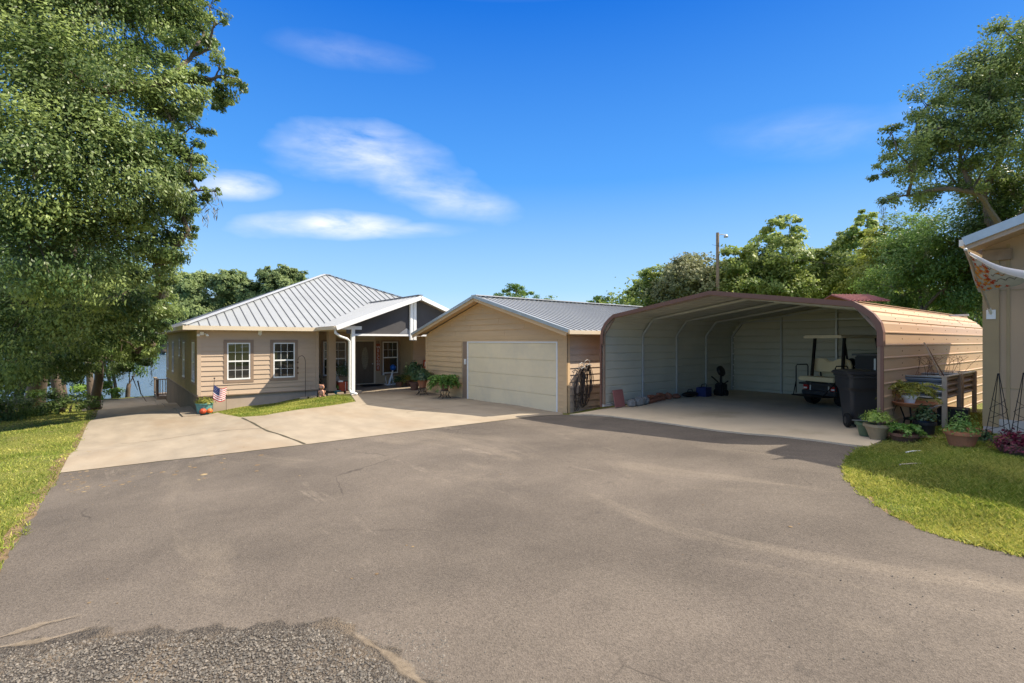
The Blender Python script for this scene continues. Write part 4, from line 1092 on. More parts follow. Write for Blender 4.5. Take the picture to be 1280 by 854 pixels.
# ------------------------------------------------------------------ right hand garden corner
GP = 'pots beside the carport'
plantpot('round tan pot of lime green leaves, nearest the wheeled bin', 1097, 551, .12, .20, .27, 'glazed_tan', 'leaf_potlime', 900, .045, .25, 1, group=GP, flat=.75)
plantpot('dark green glazed pot half hidden behind the round tan pot', 1082, 547, .10, .15, .25, 'glazed_green', 'leaf_potdark', 200, .05, .13, 2, group=GP, flat=.6)
plantpot('low tan pot with bright grassy leaves spilling over its rim', 1131, 553, .17, .22, .17, 'terracotta_dark', 'leaf_pot', 1100, .06, .30, 3, group=GP, arch=40, flat=.6)
plantpot('black pot with sparse dark plant by the raised bed', 1156, 547, .12, .15, .28, 'glazed_black', 'leaf_potdark', 400, .05, .22, 4, group=GP, flat=1.3)
plantpot('large terracotta pot with a leafy pepper plant on the lawn edge', 1202, 560, .15, .21, .27, 'terracotta', 'leaf_pot', 650, .045, .27, 5, group=GP, flat=1.25, cz=.02, asp=.5)
# fern on a terracotta dish with a black stand
x, y = at(1142, 543); z = g(x, y)
t = thing('plant_stand', 'black wire stand carrying a wide terracotta dish', 'plant stand', (x, y, z))
m = MB(); m.lathe([(.10, .50), (.28, .53), (.33, .585), (.345, .585), (.345, .60), (.31, .60), (.27, .555), (.02, .545)], 28); obj('dish', m, 'terracotta', t)
for k in range(4):
    a = k*math.pi/2+.5; m = MB(); m.tube([(.20*math.cos(a), .20*math.sin(a), .50), (.13*math.cos(a), .13*math.sin(a), .28), (.2*math.cos(a), .2*math.sin(a), .0)], .014, 6); obj('leg', m, 'black_metal', t)
m = MB(); m.lathe([(.14, .275), (.155, .275), (.155, .292), (.14, .292), (.14, .275)], 20); obj('ring', m, 'black_metal', t)
f = thing('fern_pot', 'yellow green fern in a white pot on the terracotta dish', 'potted plant', (x-.04, y+.05, z+.56))
pot(f, .075, .10, .16, 'white_plastic'); bush(f, 'foliage', (x-.04, y+.03, z+.80), .46, 1500, .075, 'leaf_yellow', 6, arch=46, flat=.75, asp=.3)
f2 = thing('rusty_shrub', 'small plant with rust coloured leaves beside the carport wall', 'plant', (x-.1, y+.32, z+.0))
m = MB()
for k in range(5): m.tube([(0, 0, 0), (.05*math.cos(k*1.3), .05*math.sin(k*1.3), .4), (.16*math.cos(k*1.3), .16*math.sin(k*1.3), .75)], .006, 5)
obj('stem', m, 'twig', f2); bush(f2, 'foliage', (x-.1, y+.32, z+.70), .17, 160, .06, 'leaf_rust', 7)
# raised corrugated beds
def raised_bed(label, x0, x1, y0, y1, zg, zb, zt, seed):
    t = thing('raised_bed', label, 'raised bed', (x0, y0, zg), 0, 'raised beds between carport and shed')
    def corr(P, L, mtl):
        mb = MB(); ns = 40; hh = zt-zb-.02; vs = []
        for i in range(ns+1):
            zz = zb + .01 + hh*i/ns; o = .032*math.sin(2*math.pi*i/ns*3.5); vs += [P(0, zz, o), P(L, zz, o)]
        mb.add(vs, [(2*i, 2*i+1, 2*i+3, 2*i+2) for i in range(ns)]); return mb
    obj('front_panel', corr(lambda u, z, n: (x0+.03-n, y0+u, z), y1-y0, 0), 'corrugated', t, world=True)
    obj('rear_panel', corr(lambda u, z, n: (x1-.03-n, y0+u, z), y1-y0, 0), 'corrugated', t, world=True)
    obj('side_panel', corr(lambda u, z, n: (x0+u, y0+.03-n, z), x1-x0, 0), 'corrugated_dull', t, world=True)
    obj('side_panel', corr(lambda u, z, n: (x0+u, y1-.03-n, z), x1-x0, 0), 'corrugated_dull', t, world=True)
    for (px_, py_) in ((x0, y0), (x0, y1), (x1, y0), (x1, y1)):
        m = MB(); m.box((px_-.036, py_-.036, zg-.05), (px_+.036, py_+.036, zt+.03)); obj('leg', m, 'wood_pale', t, world=True)
    m = MB(); m.box((x0+.03, y0-.02, zt), (x1-.03, y0+.05, zt+.022)); m.box((x0-.02, y0+.045, zt), (x0+.05, y1-.045, zt+.02)); m.box((x0+.03, y1-.05, zt), (x1-.03, y1+.02, zt+.021)); m.box((x1-.05, y0+.045, zt), (x1+.02, y1-.045, zt+.02)); obj('rim', m, 'corrugated', t, world=True)
    m = MB(); m.box((x0+.06, y0+.06, zb+.02), (x1-.06, y1-.06, zt-.06)); obj('soil', m, 'soil', t, world=True)
    r = np.random.default_rng(seed); mb = MB()
    for k in range(9):
        a = Vector((r.uniform(x0+.15, x1-.15), r.uniform(y0+.1, y1-.1), zt-.06)); p = [a]
        d = Vector((r.normal()*.25, r.normal()*.25, 1))
        for s in range(4): p.append(p[-1] + d*.13); d += Vector((r.normal()*.3, r.normal()*.3, -.1))
        mb.tube(p, .0035, 4)
        q = p[2]; mb.tube([q, q+Vector((r.normal()*.12, r.normal()*.12, .12)), q+Vector((r.normal()*.2, r.normal()*.2, .18))], .0028, 4)
    obj('dead_stem', mb, 'twig', t, world=True); return t
BX, BY = pt(1180, 9.4)
raised_bed('nearer corrugated steel raised bed on pale wooden posts', BX+.05, BX+1.25, BY+.0, BY+.72, .48, 1.02, 1.45, 1)
raised_bed('farther corrugated steel raised bed behind the first', BX+1.42, BX+2.7, BY+.0, BY+.72, .5, 1.02, 1.45, 2)
m = MB(); p0 = pt(1178, 9.9, 474); p1 = pt(1155, 10.1, 428); m.tube([p0, p1], .016, 6, .012); prop(obj('cane', m, 'wood_pale'), 'thick pale cane leaning in the nearer raised bed', 'cane', 'canes in the raised bed')
m = MB(); p0 = pt(1182, 9.95, 474); p1 = pt(1158, 10.2, 432); m.tube([p0, p1], .012, 6, .009); prop(obj('cane', m, 'twig'), 'thin dark cane leaning beside the thick pale one', 'cane', 'canes in the raised bed')
# bits stored under the beds
def block(name, label, cat, px, py, w, d, h, m_, rot=0, group=None, bev=.01, zo=0):
    x, y = at(px, py); o = MB(); o.box((-w/2, -d/2, 0), (w/2, d/2, h)); ob = obj(name, o, m_, bevel=bev)
    ins_ = (9.98 < x < 18 and 2.9 < y < 9.6)
    ob.location = (x, y, g(x, y) + (.035 if ins_ else 0) + zo); ob.rotation_euler = (0, 0, rot)
    return prop(ob, label, cat, group)
block('timber_board', 'flat weathered board lying in front of the raised bed', 'board', 1165, 548, .25, 1.1, .05, 'wood_grey', .05)
block('paver', 'reddish paver lying by the shed corner', 'paver', 1222, 541, .3, .35, .06, 'brick', .2)
block('black_bucket', 'black square tub under the raised bed', 'tub', 1192, 533, .5, .45, .36, 'dark_plastic', .1)
# obelisk trellises
def obelisk(label, px, py, h, r):
    x, y = at(px, py); t = thing('obelisk_trellis', label, 'trellis', (x, y, g(x, y)), 0, 'wire obelisks by the shed')
    for k in range(4):
        a = k*math.pi/2 + .6; m = MB(); m.tube([(r*math.cos(a), r*math.sin(a), 0), (r*.5*math.cos(a), r*.5*math.sin(a), h*.55), (0.012*math.cos(a), .012*math.sin(a), h)], .0055, 5); obj('leg', m, 'black_metal', t)
    for k in range(2):
        m = MB(); m.tube([(r*(.85-.4*j/12.)*math.cos(j*.9+k*3.1), r*(.85-.4*j/12.)*math.sin(j*.9+k*3.1), h*(.1+.55*j/12.)) for j in range(13)], .004, 4); obj('wire', m, 'black_metal', t)
    m = MB(); m.sphere((0, 0, h+.01), .018, 8, 6); obj('finial', m, 'black_metal', t, smooth=True)
obelisk('left black wire obelisk against the shed wall', 1248, 556, 1.12, .19)
obelisk('right black wire obelisk cut by the photo edge', 1280, 565, 1.18, .20)
x, y = at(1269, 569); z = g(x, y)
t = thing('magenta_coleus', 'magenta and near black leafy plant in a low basket by the shed', 'plant', (x, y, z))
m = MB(); m.lathe([(.15, 0), (.2, .1), (.22, .16), (.2, .16), (.02, .14)], 16); obj('basket', m, 'wood_dark', t)
bush(t, 'foliage', (x, y, z+.12), .27, 1500, .05, 'leaf_magenta', 9, flat=1.0)
x, y = at(1228, 552); t = thing('ground_plant', 'dark green low plant between terracotta pot and shed', 'plant', (x, y, g(x, y))); 
m = MB(); m.tube([(0, 0, 0), (.01, 0, .15)], .008, 5); obj('stem', m, 'twig', t); bush(t, 'foliage', (x, y, g(x, y)+.02), .24, 500, .05, 'leaf_potdark', 10, flat=.8)
def stick(px, py, L, rot, m_, label):
    x, y = at(px, py); m = MB(); m.tube([(-L/2, 0, .03), (0, .01, .035), (L/2, 0, .03)], .012, 6); o = obj('stick', m, m_); o.location = (x, y, g(x, y)); o.rotation_euler = (0, 0, rot); prop(o, label, 'stick')
stick(1142, 567, .34, -.35, 'white_plastic', 'short white stick on the shaded grass')
stick(1140, 583, .40, -.5, 'wood_pale', 'tan twig on the grass below the white stick')
# house flag on an angled pole
fl = thing('garden_flag', 'autumn leaf flag on an angled pole at the shed corner', 'flag', (SX-.03, SY-.09, 2.62))
A0_ = Vector((SX-.03, SY-.09, 2.62)); A1_ = Vector(pt(1207, 7.95, 312))
m = MB(); m.tube([A0_, A1_], .021, 8); obj('flag_pole', m, 'wood_pale', fl, world=True)
m = MB(); m.box((SX-.05, SY-.15, 2.52), (SX-.035+.0, SY-.03, 2.68)); m.tube([A0_+Vector((0,0,-.01)), A0_.lerp(A1_, .09)], .024, 8); obj('bracket', m, 'white_plastic', fl, world=True)
m = MB(); m.sphere(A1_, .024, 10, 8); obj('pole_cap', m, 'white_plastic', fl, world=True, smooth=True)
# cloth: hangs from the upper pole, blown to the right with its lower half folded up
cols_, rows_ = 26, 22; Fv = []
top0, top1 = A1_.lerp(A0_, .03), A1_.lerp(A0_, .62)
far0, far1 = Vector(pt(1303, 7.4, 348)), Vector(pt(1300, 7.6, 334))
cloth = MB(); fgrid = [[None]*(cols_+1) for _ in range(rows_+1)]
def flagpt(s, t_):      # s along the pole, t_ away from it
    a = top0.lerp(top1, s); b = far0.lerp(far1, s)
    p = a.lerp(b, t_); sag = -.10*math.sin(math.pi*t_)*s
    return p + Vector((.035, .0, -.01)) + Vector((.06*math.sin(6*t_+3*s)*t_, .05*math.sin(5*t_+2*s), sag + .015*math.sin(9*t_ + 5*s)))
for i in range(rows_+1):
    for j in range(cols_+1): Fv.append(flagpt(i/rows_, j/cols_))
cloth.add(Fv, [(i*(cols_+1)+j, i*(cols_+1)+j+1, (i+1)*(cols_+1)+j+1, (i+1)*(cols_+1)+j) for i in range(rows_) for j in range(cols_)])
mat('flag_cloth', (0.33, 0.36, 0.33), 0.8, var=.08, scale=6, trans=.3); mat('flag_ink', (0.10, 0.08, 0.06), 0.8); mat('flag_leaf_red', (0.42, 0.06, 0.02), 0.8); mat('flag_leaf_orange', (0.55, 0.24, 0.03), 0.8); mat('flag_white', (0.78, 0.74, 0.73), 0.8, var=.05, trans=.2)
cl = obj('cloth', cloth, 'flag_cloth', fl, smooth=True, world=True)
camv = Vector((0, 0, EYE))
def onflag(s, t_, o=.006): p = flagpt(s, t_); return p + (camv-p).normalized()*o
lr = random.Random(5)
for mm, cnt in (('flag_leaf_red', 34), ('flag_leaf_orange', 44)):
    m = MB()
    for k in range(cnt):
        s, t_ = lr.uniform(.06, .95), lr.uniform(.01, .30)*(1 if lr.random() < .8 else 1.6); rr = .06; a0 = lr.random()*6; n = 9
        pts = [onflag(min(.99, max(.01, s + rr*(1 if i % 2 else .4)*math.cos(a0+i*6.283/n)*.9)), max(.0, t_ + rr*(1 if i % 2 else .4)*math.sin(a0+i*6.283/n)*.7), .005 + k*.0002) for i in range(n)]
        m.add(pts, [tuple(range(n))])
    obj('leaf_print', m, mm, cl, world=True)
m = MB()
for w_, (s0, n_) in enumerate(((.22, 5), (.45, 7), (.68, 6))):      # rows of looping script
    pts = [onflag(s0 + .055*math.sin(k*1.25), .30 + .035*k*.62 + .012*math.cos(k*1.25), .008) for k in range(n_*3)]
    m.tube(pts, .0045, 4)
obj('script_print', m, 'flag_ink', cl, world=True)
m = MB()
rows2 = []
for j in range(21):
    t_ = .06 + .94*j/20; p = flagpt(.0, t_); wdt = .015 + .16*t_
    for i in range(5): rows2.append(p + Vector((0, 0, .01 - wdt*.8*i/4 + .02*math.sin(i*1.2))) + (camv-p).normalized()*(.02+.03*math.sin(i*.8)))
m.add(rows2, [(j*5+i, j*5+i+1, (j+1)*5+i+1, (j+1)*5+i) for j in range(20) for i in range(4)])
obj('folded_edge', m, 'flag_white', cl, world=True, smooth=True)

# ------------------------------------------------------------------ wheeled bin
x, y = at(1074, 534); bin_ = thing('wheeled_bin', 'large black wheeled rubbish bin inside the carport wall', 'bin', (x, y, g(x, y)+.035), math.radians(-62))
b = MB()       # local: front is -y
def ring(w, d, z, r=.08):
    pts = []
    for (cx, cy, a0) in ((w/2-r, d/2-r, 0), (-w/2+r, d/2-r, 90), (-w/2+r, -d/2+r, 180), (w/2-r, -d/2+r, 270)):
        for k in range(5): a = math.radians(a0 + k*22.5); pts.append((cx + r*math.cos(a), cy + r*math.sin(a), z))
    return pts
rings = [ring(.46, .52, .05), ring(.50, .58, .35), ring(.56, .68, .72), ring(.57, .70, .74), ring(.63, .80, .80), ring(.65, .84, 1.0), ring(.70, .88, 1.02), ring(.70, .88, 1.06)]
nv = 20; b.add([p for r_ in rings for p in r_], [(i*nv+j, i*nv+(j+1) % nv, (i+1)*nv+(j+1) % nv, (i+1)*nv+j) for i in range(len(rings)-1) for j in range(nv)] + [tuple(range(nv))[::-1], tuple(range((len(rings)-1)*nv, len(rings)*nv))])
bd = obj('body', b, 'black_plastic', bin_, smooth=False)
m = MB(); m.box((-.10, -.40, .10), (-.04, -.26, .70)); m.box((.04, -.40, .10), (.10, -.26, .70)); m.box((-.2, -.415, .76), (.2, -.395, .90)); obj('rib', m, 'black_plastic', bd)
l = MB(); lr_ = [ring(.74, .94, 1.065), ring(.76, .96, 1.09), ring(.70, .88, 1.13), ring(.45, .6, 1.155)]
l.add([p for r_ in lr_ for p in r_], [(i*nv+j, i*nv+(j+1) % nv, (i+1)*nv+(j+1) % nv, (i+1)*nv+j) for i in range(3) for j in range(nv)] + [tuple(range(nv))[::-1], tuple(range(3*nv, 4*nv))])
lid = obj('lid', l, 'black_plastic', bin_)
m = MB(); m.tube([(-.33, .50, 1.05), (-.33, .58, 1.03), (.33, .58, 1.03), (.33, .50, 1.05)], .018, 8); obj('handle', m, 'black_plastic', bin_)
for sx in (-1, 1):
    m = MB(); m.lathe([(.03, -.035), (.13, -.035), (.145, -.02), (.145, .02), (.13, .035), (.03, .035)], 20); m.xf(Matrix.Translation((sx*.33, .30, .145)) @ Matrix.Rotation(math.pi/2, 4, 'Y')); wh = obj('wheel', m, 'rubber', bin_)
    m = MB(); m.lathe([(.01, -.04), (.07, -.04), (.07, .04), (.01, .04)], 16); m.xf(Matrix.Translation((sx*.33, .30, .145)) @ Matrix.Rotation(math.pi/2, 4, 'Y')); obj('hub', m, 'black_plastic', wh)
m = MB(); m.tube([(-.34, .30, .145), (.34, .30, .145)], .014, 8); obj('axle', m, 'galv', bin_)
bin_.rotation_euler = (0, 0, math.radians(128))

# dark cabinet against the wall behind the bin
x, y = pt(1086, 12.6)
cb = thing('dark_cabinet', 'dark tarp covered cabinet behind the wheeled bin', 'cabinet', (16.2, 4.3, .34))
m = MB(); m.box((-.9, -.45, 0), (.9, .45, 1.42)); obj('body', m, 'dark_plastic', cb, bevel=.03)
m = MB(); m.box((-.95, -.5, 1.42), (.95, .5, 1.47)); obj('top', m, 'black_plastic', cb)
m = MB(); m.box((-.905, -.02, .1), (-.9, .02, 1.35)); m.tube([(-.92, .08, .7), (-.92, .08, .85)], .01, 6); obj('handle', m, 'galv', cb)

# ------------------------------------------------------------------ golf cart, seen from behind
gx, gy = pt(1044, 13.9); gc = thing('golf_cart', 'cream seated golf cart with flip rear seat parked in the carport', 'golf cart', (gx, gy, g(gx, gy)+.035), math.radians(-20))
# local: +x is forwards, +y is left in the photo
m = MB(); m.prism([(-.55,.38),(-.55,.62),(-.30,.72),(.25,.72),(.30,.36),(1.05,.30),(1.25,.85),(1.45,.80),(1.75,.62),(1.80,.30),(1.3,.26),(.3,.26),(-.3,.30)], 1, -.52, .52); obj('body', m, 'black_plastic', gc, bevel=.03)
m = MB(); m.prism([(1.05,.88),(1.2,.85),(1.25,.95),(1.12,1.02)], 1, -.45, .45); obj('dashboard', m, 'black_plastic', gc)
m = MB(); m.box((-.62, -.54, .28), (-.45, .54, .40)); obj('bumper', m, 'black_plastic', gc, bevel=.02)
m = MB(); m.box((-.35, -.52, .72), (.35, .52, .76)); obj('seat_base', m, 'black_plastic', gc)
m = MB(); m.box((-.02, -.54, .76), (.42, .54, .88)); obj('seat', m, 'cream_vinyl', gc, bevel=.04)
m = MB()      # backrest with a dip in the middle
pr = [(-.56,.96),(-.58,1.10),(-.53,1.24),(-.40,1.28),(-.18,1.27),(-.06,1.20),(.06,1.20),(.18,1.27),(.40,1.28),(.53,1.24),(.58,1.10),(.56,.96),(.45,.90),(-.45,.90)]
m.prism(pr, 0, -.17, -.07); obj('backrest', m, 'cream_vinyl', gc, bevel=.025)
m = MB()
for s in (-.35, .35): m.tube([(-.1, s, .74), (-.12, s, .95)], .02, 6)
obj('backrest_bracket', m, 'black_metal', gc)
m = MB(); m.box((-.72, -.53, .56), (-.28, .53, .60)); m.box((-.74, -.50, .60), (-.30, .50, .615)); obj('rear_seat_frame', m, 'black_plastic', gc)
m = MB(); m.box((-.74, -.56, .66), (-.26, .56, .78)); obj('rear_seat', m, 'cream_vinyl', gc, bevel=.035)
m = MB(); m.box((-1.05, -.46, .26), (-.55, .46, .29)); m.tube([(-1.05, -.46, .28), (-1.05, .46, .28)], .018, 6); obj('footplate', m, 'black_metal', gc)
for s in (-1, 1):
    m = MB(); m.tube([(-.74, s*.60, .30), (-.74, s*.60, 1.05), (-.70, s*.60, 1.10), (-.34, s*.60, 1.10), (-.30, s*.60, 1.05), (-.30, s*.60, .60)], .016, 8); m.tube([(-1.0, s*.45, .29), (-.74, s*.60, .66)], .014, 6); obj('grab_rail', m, 'black_metal', gc)
    m = MB(); m.box((-.60, s*.42-.07, .42), (-.555, s*.42+.07, .58)); tl = obj('taillight', m, 'red_plastic', gc); m = MB(); m.box((-.612, s*.42-.05, .44), (-.598, s*.42+.05, .48)); obj('lens', m, 'white_plastic', tl)
    m = MB(); m.tube([(-.58, s*.28, .40), (-.58, s*.28, .62)], .02, 8); obj('spring', m, 'galv', gc)
    m = MB(); m.bar((-.32, s*.46, .74), (-.22, s*.44, 1.84), .06); obj('rear_strut', m, 'black_metal', gc)
    m = MB(); m.bar((1.15, s*.48, .85), (.92, s*.46, 1.84), .04); obj('front_strut', m, 'black_metal', gc)
    for xx in (-.28, 1.42):
        m = MB(); m.lathe([(.12, -.09), (.22, -.10), (.235, -.07), (.235, .07), (.22, .10), (.12, .09)], 24); m.xf(Matrix.Translation((xx, s*.46, .235)) @ Matrix.Rotation(math.pi/2, 4, 'X')); wh = obj('wheel', m, 'rubber', gc)
        m = MB(); m.lathe([(.01, -.07), (.115, -.085), (.125, -.092), (.125, .092), (.115, .085), (.01, .07)], 20); m.xf(Matrix.Translation((xx, s*.46, .235)) @ Matrix.Rotation(math.pi/2, 4, 'X')); obj('rim', m, 'galv', wh)
m = MB()
for (w_, z_, e_) in ((.58, 1.83, 0),): m.prism([(-.58,1.84),(-.60,1.88),(-.52,1.92),(.52,1.92),(.60,1.88),(.58,1.84)], 0, -.50, 1.15)
obj('canopy', m, 'cream_plastic', gc, bevel=.015)
m = MB(); m.lathe([(.13, 0), (.15, .012), (.17, .012), (.17, -.012), (.15, -.012), (.13, 0)], 20); m.xf(Matrix.Translation((.88, .25, 1.12)) @ Matrix.Rotation(-1.0, 4, 'Y')); m.tube([(.88, .25, 1.12), (1.1, .25, .95)], .02, 6); obj('steering_wheel', m, 'black_metal', gc)

# ------------------------------------------------------------------ things along the carport's left wall
def rest(px, py, up=0): x, y = at(px, py); return (x, min(y, 9.3), g(x, min(y, 9.3))+.035+up)
lp = rest(762, 504); m = MB(); m.sheet([(-.24, 0, 0), (.24, 0, 0), (.24, .10, .48), (-.24, .10, .48)], .03, (0, -1, .2)); o = obj('leaning_board', m, 'panel_red', bevel=.004); o.location = (11.28, 9.27, lp[2]); o.rotation_euler = (0, 0, .1); prop(o, 'faded red square board leaning at the carport wall', 'board')
lr = random.Random(3)
def stone(x, y, s, label, m_='stone_grey', grp='stones and bricks by the carport wall', z=0, cat='stone'):
    bm = MB(); bm.sphere((0, 0, 0), 1, 8, 6); bm.v = [(v[0]*s[0]*(1+lr.uniform(-.2, .2)), v[1]*s[1]*(1+lr.uniform(-.2, .2)), max(-s[2]*.8, v[2]*s[2]*(1+lr.uniform(-.2, .2)))) for v in bm.v]
    o = obj(cat, bm, m_); o.location = (x, y, g(x, y)+.035+s[2]*.8+z); prop(o, label, cat, grp); return o
stone(11.75, 9.22, (.16, .12, .12), 'grey stone next to the red panel')
stone(12.05, 9.18, (.20, .13, .15), 'larger grey stone left of the brick stack')
stone(12.35, 9.20, (.15, .12, .13), 'grey stone touching the brick stack')
def bricks(x0, nx, nz, label):
    for i in range(nx):
        for k in range(nz - (i % 2)):
            m = MB(); m.box((-.10, -.05, 0), (.10, .05, .062)); o = obj('brick', m, 'brick', bevel=.004); xx = x0+i*.215
            o.location = (xx, 9.20-.05*(k % 2), g(xx, 9.2)+.035+k*.064); o.rotation_euler = (0, 0, lr.uniform(-.12, .12)); prop(o, label, 'brick', 'bricks stacked at the carport wall')
bricks(12.55, 4, 4, 'red brick in the low stack along the carport wall')
stone(13.5, 9.2, (.14, .12, .11), 'rounded brown stone past the brick stack', 'brick', cat='stone')
stone(13.85, 9.15, (.17, .12, .08), 'flat brown stone before the black tool bag', 'brick', cat='stone')
tb = thing('tool_bag', 'long black tool bag on the slab by the carport wall', 'bag', (14.55, 9.1, g(14.5, 9.1)+.035))
m = MB(); m.sphere((0, 0, .09), .10, 12, 8, (4.2, 1.4, .9)); obj('body', m, 'dark_plastic', tb, smooth=True); m = MB(); m.tube([(-.15, 0, .16), (-.1, 0, .24), (.1, 0, .24), (.15, 0, .16)], .012, 6); obj('handle', m, 'black_metal', tb)
cr = thing('black_crate', 'black plastic crate beside the tool bag', 'crate', (15.2, 9.0, g(15.2, 9)+.035), .1)
m = MB(); m.box((-.22, -.16, 0), (.22, .16, .02)); m.box((-.22, -.16, .02), (.22, -.14, .30)); m.box((-.22, .14, .02), (.22, .16, .30)); m.box((-.22, -.14, .02), (-.20, .14, .30)); m.box((.20, -.14, .02), (.22, .14, .30)); obj('body', m, 'blue_cloth', cr); m = MB(); m.tube([(-.2, 0, .3), (-.15, 0, .40), (.15, 0, .40), (.2, 0, .3)], .012, 6); obj('handle', m, 'black_metal', cr)
tl = thing('garden_tiller', 'black garden machine with round top standing by the carport wall', 'garden machine', (16.0, 8.85, g(16, 8.85)+.035))
m = MB(); m.box((-.18, -.14, .0), (.18, .14, .42)); obj('body', m, 'dark_plastic', tl, bevel=.04)
m = MB(); m.lathe([(.02, -.05), (.17, -.05), (.19, 0), (.17, .05), (.02, .05)], 18); m.xf(Matrix.Translation((0, 0, .82)) @ Matrix.Rotation(1.2, 4, 'X')); obj('round_head', m, 'dark_plastic', tl)
m = MB(); m.tube([(0, 0, .4), (0, 0, .75)], .04, 8); m.tube([(.05, .1, .4), (.0, .28, .58), (-.02, .34, .62)], .025, 6); m.tube([(0, -.1, .4), (0, -.25, .5)], .02, 6); obj('arm', m, 'black_metal', tl)
for s in (-1, 1):
    m = MB(); m.lathe([(.01, -.03), (.1, -.03), (.1, .03), (.01, .03)], 14); m.xf(Matrix.Translation((.0, s*.19, .10)) @ Matrix.Rotation(math.pi/2, 4, 'X')); obj('wheel', m, 'rubber', tl)
# string of small white bulbs on the rear left post
st = thing('bulb_string', 'string of small white bulbs down the rear left carport post', 'string lights', (17.86, 9.40, .35))
m = MB(); m.tube([(17.83, 9.40, .4), (17.82, 9.38, 1.2), (17.83, 9.40, 2.3), (17.83, 9.05, 2.75)], .006, 5); obj('cord', m, 'black_metal', st, world=True)
for k in range(11):
    zz = .48 + k*.2; m = MB(); m.sphere((17.80, 9.37-.035*(k % 2), zz), .026, 8, 6); obj('bulb', m, 'white_plastic', st, world=True, smooth=True)

# ------------------------------------------------------------------ hoses on the garage side wall
for k, (cx, w_, zt_, lab) in enumerate(((10.80, .27, 1.36, 'black garden hose looped on the left wall hook'), (11.04, .27, 1.44, 'dark garden hose looped on the right wall hook by the carport'))):
    hs_ = thing('garden_hose', lab, 'hose', (cx, 10.36, .1), 0, 'hoses on the garage wall')
    lr = random.Random(20+k)
    for j in range(11):
        m = MB(); pts = []; dw = w_*(.25+.25*lr.random()+.07*j); bt = .03 + .22*lr.random() + .04*j; sh = -.16 + .05*k + lr.uniform(-.09, .07)
        for i in range(29):
            a = 2*math.pi*i/28; c_, s_ = math.sin(a), math.cos(a)
            zz = (zt_+bt)/2 + (zt_-bt)/2*s_; sw = dw*(.30+.70*((1-s_)/2)**.6)
            pts.append((cx + sw*c_ + sh*(1-s_)/2, 10.36-.012*j-.03*lr.random(), zz))
        m.tube(pts, .0088, 6, caps=False); obj('hose_loop', m, 'hose_rubber', hs_, world=True, smooth=True)
    m = MB(); m.tube([(cx-.10, 10.33, zt_-.02), (cx-.11, 10.30, zt_+.10), (cx, 10.30, zt_+.15), (cx+.11, 10.30, zt_+.10), (cx+.10, 10.33, zt_-.02)], .009, 6); m.tube([(cx-.10, 10.40, zt_), (cx-.10, 10.22, zt_-.02), (cx, 10.2, zt_+.02), (cx+.10, 10.22, zt_-.02), (cx+.10, 10.40, zt_)], .009, 6); obj('wall_hook', m, 'galv', hs_, world=True)

# ------------------------------------------------------------------ entry and porch things
sg = thing('welcome_sign', 'tall narrow rust orange board reading WELCOME beside the front door', 'sign', (10.14, 23.30, .1))
m = MB(); m.box((10.06, 23.29, .70), (10.24, 23.325, 2.02)); obj('board', m, 'sign_orange', sg, world=True, bevel=.004)
m = MB(); m.tube([(10.10, 23.31, 2.0), (10.10, 23.33, 2.15), (10.20, 23.33, 2.15), (10.20, 23.31, 2.0)], .012, 6); obj('hanger', m, 'black_metal', sg, world=True)
for i, ch in enumerate('WELCOME'):
    cu = bpy.data.curves.new('letter', 'FONT'); cu.body = ch; cu.size = .19; cu.extrude = .004; cu.align_x = 'CENTER'; cu.align_y = 'CENTER'
    tmp = bpy.data.objects.new('tmp', cu); C.objects.link(tmp); bpy.context.view_layer.update()
    me = bpy.data.meshes.new_from_object(tmp.evaluated_get(bpy.context.evaluated_depsgraph_get())); bpy.data.objects.remove(tmp)
    me.materials.clear(); me.materials.append(M['white_cloth'])
    o = bpy.data.objects.new('letter', me); C.objects.link(o); o.parent = sg
    o.location = (10.15-10.14, 23.284-23.30, 1.84-i*.168-.1); o.rotation_euler = (math.pi/2, 0, 0)
dm = MB(); dm.box((9.05, 22.3, .075), (9.98, 22.85, .10)); prop(obj('doormat', dm, 'mat_black', bevel=.006), 'dark doormat in front of the brown door', 'doormat')
def hpot(name, label, cat, x, y, z=None): 
    z = g(x, y)+.014 if z is None else z; return thing(name, label, cat, (x, y, z)), x, y, z
# fern on ornate iron stands in front of the garage
def iron_stand(label, px, py, h=.28):
    x, y = at(px, py); z = g(x, y)+.014
    t = thing('iron_plant_stand', label, 'plant stand', (x, y, z), 0, 'iron stands by the garage')
    for k in range(4):
        a = k*math.pi/2+.7; c_, s_ = math.cos(a), math.sin(a)
        m = MB(); m.tube([(.13*c_, .13*s_, h), (.19*c_, .19*s_, h*.75), (.12*c_, .12*s_, h*.45), (.20*c_, .20*s_, h*.15), (.25*c_, .25*s_, 0)], .011, 6); obj('leg', m, 'black_metal', t)
        m = MB(); m.tube([(.15*c_ + .05*math.sin(q*.9)*-s_, .15*s_ + .05*math.sin(q*.9)*c_, h*.35+.05*math.cos(q*.9)) for q in range(8)], .007, 5); obj('scroll', m, 'black_metal', t)
    m = MB(); m.lathe([(.12, h-.01), (.14, h-.01), (.14, h+.01), (.12, h+.01), (.12, h-.01)], 18); obj('top_ring', m, 'black_metal', t)
    return x, y, z+h
x, y, z = iron_stand('right iron scroll stand by the garage door', 556, 498)
t = thing('fern_pot', 'broad dark green fern in a brown pot, nearest the garage door', 'potted plant', (x, y, z)); pot(t, .12, .17, .27, 'terracotta_dark'); bush(t, 'foliage', (x, y, z+.36), .56, 6500, .085, 'leaf_pot', 31, arch=150, flat=.85, asp=.4)
x, y, z = iron_stand('left iron scroll stand by the garage corner', 528, 494)
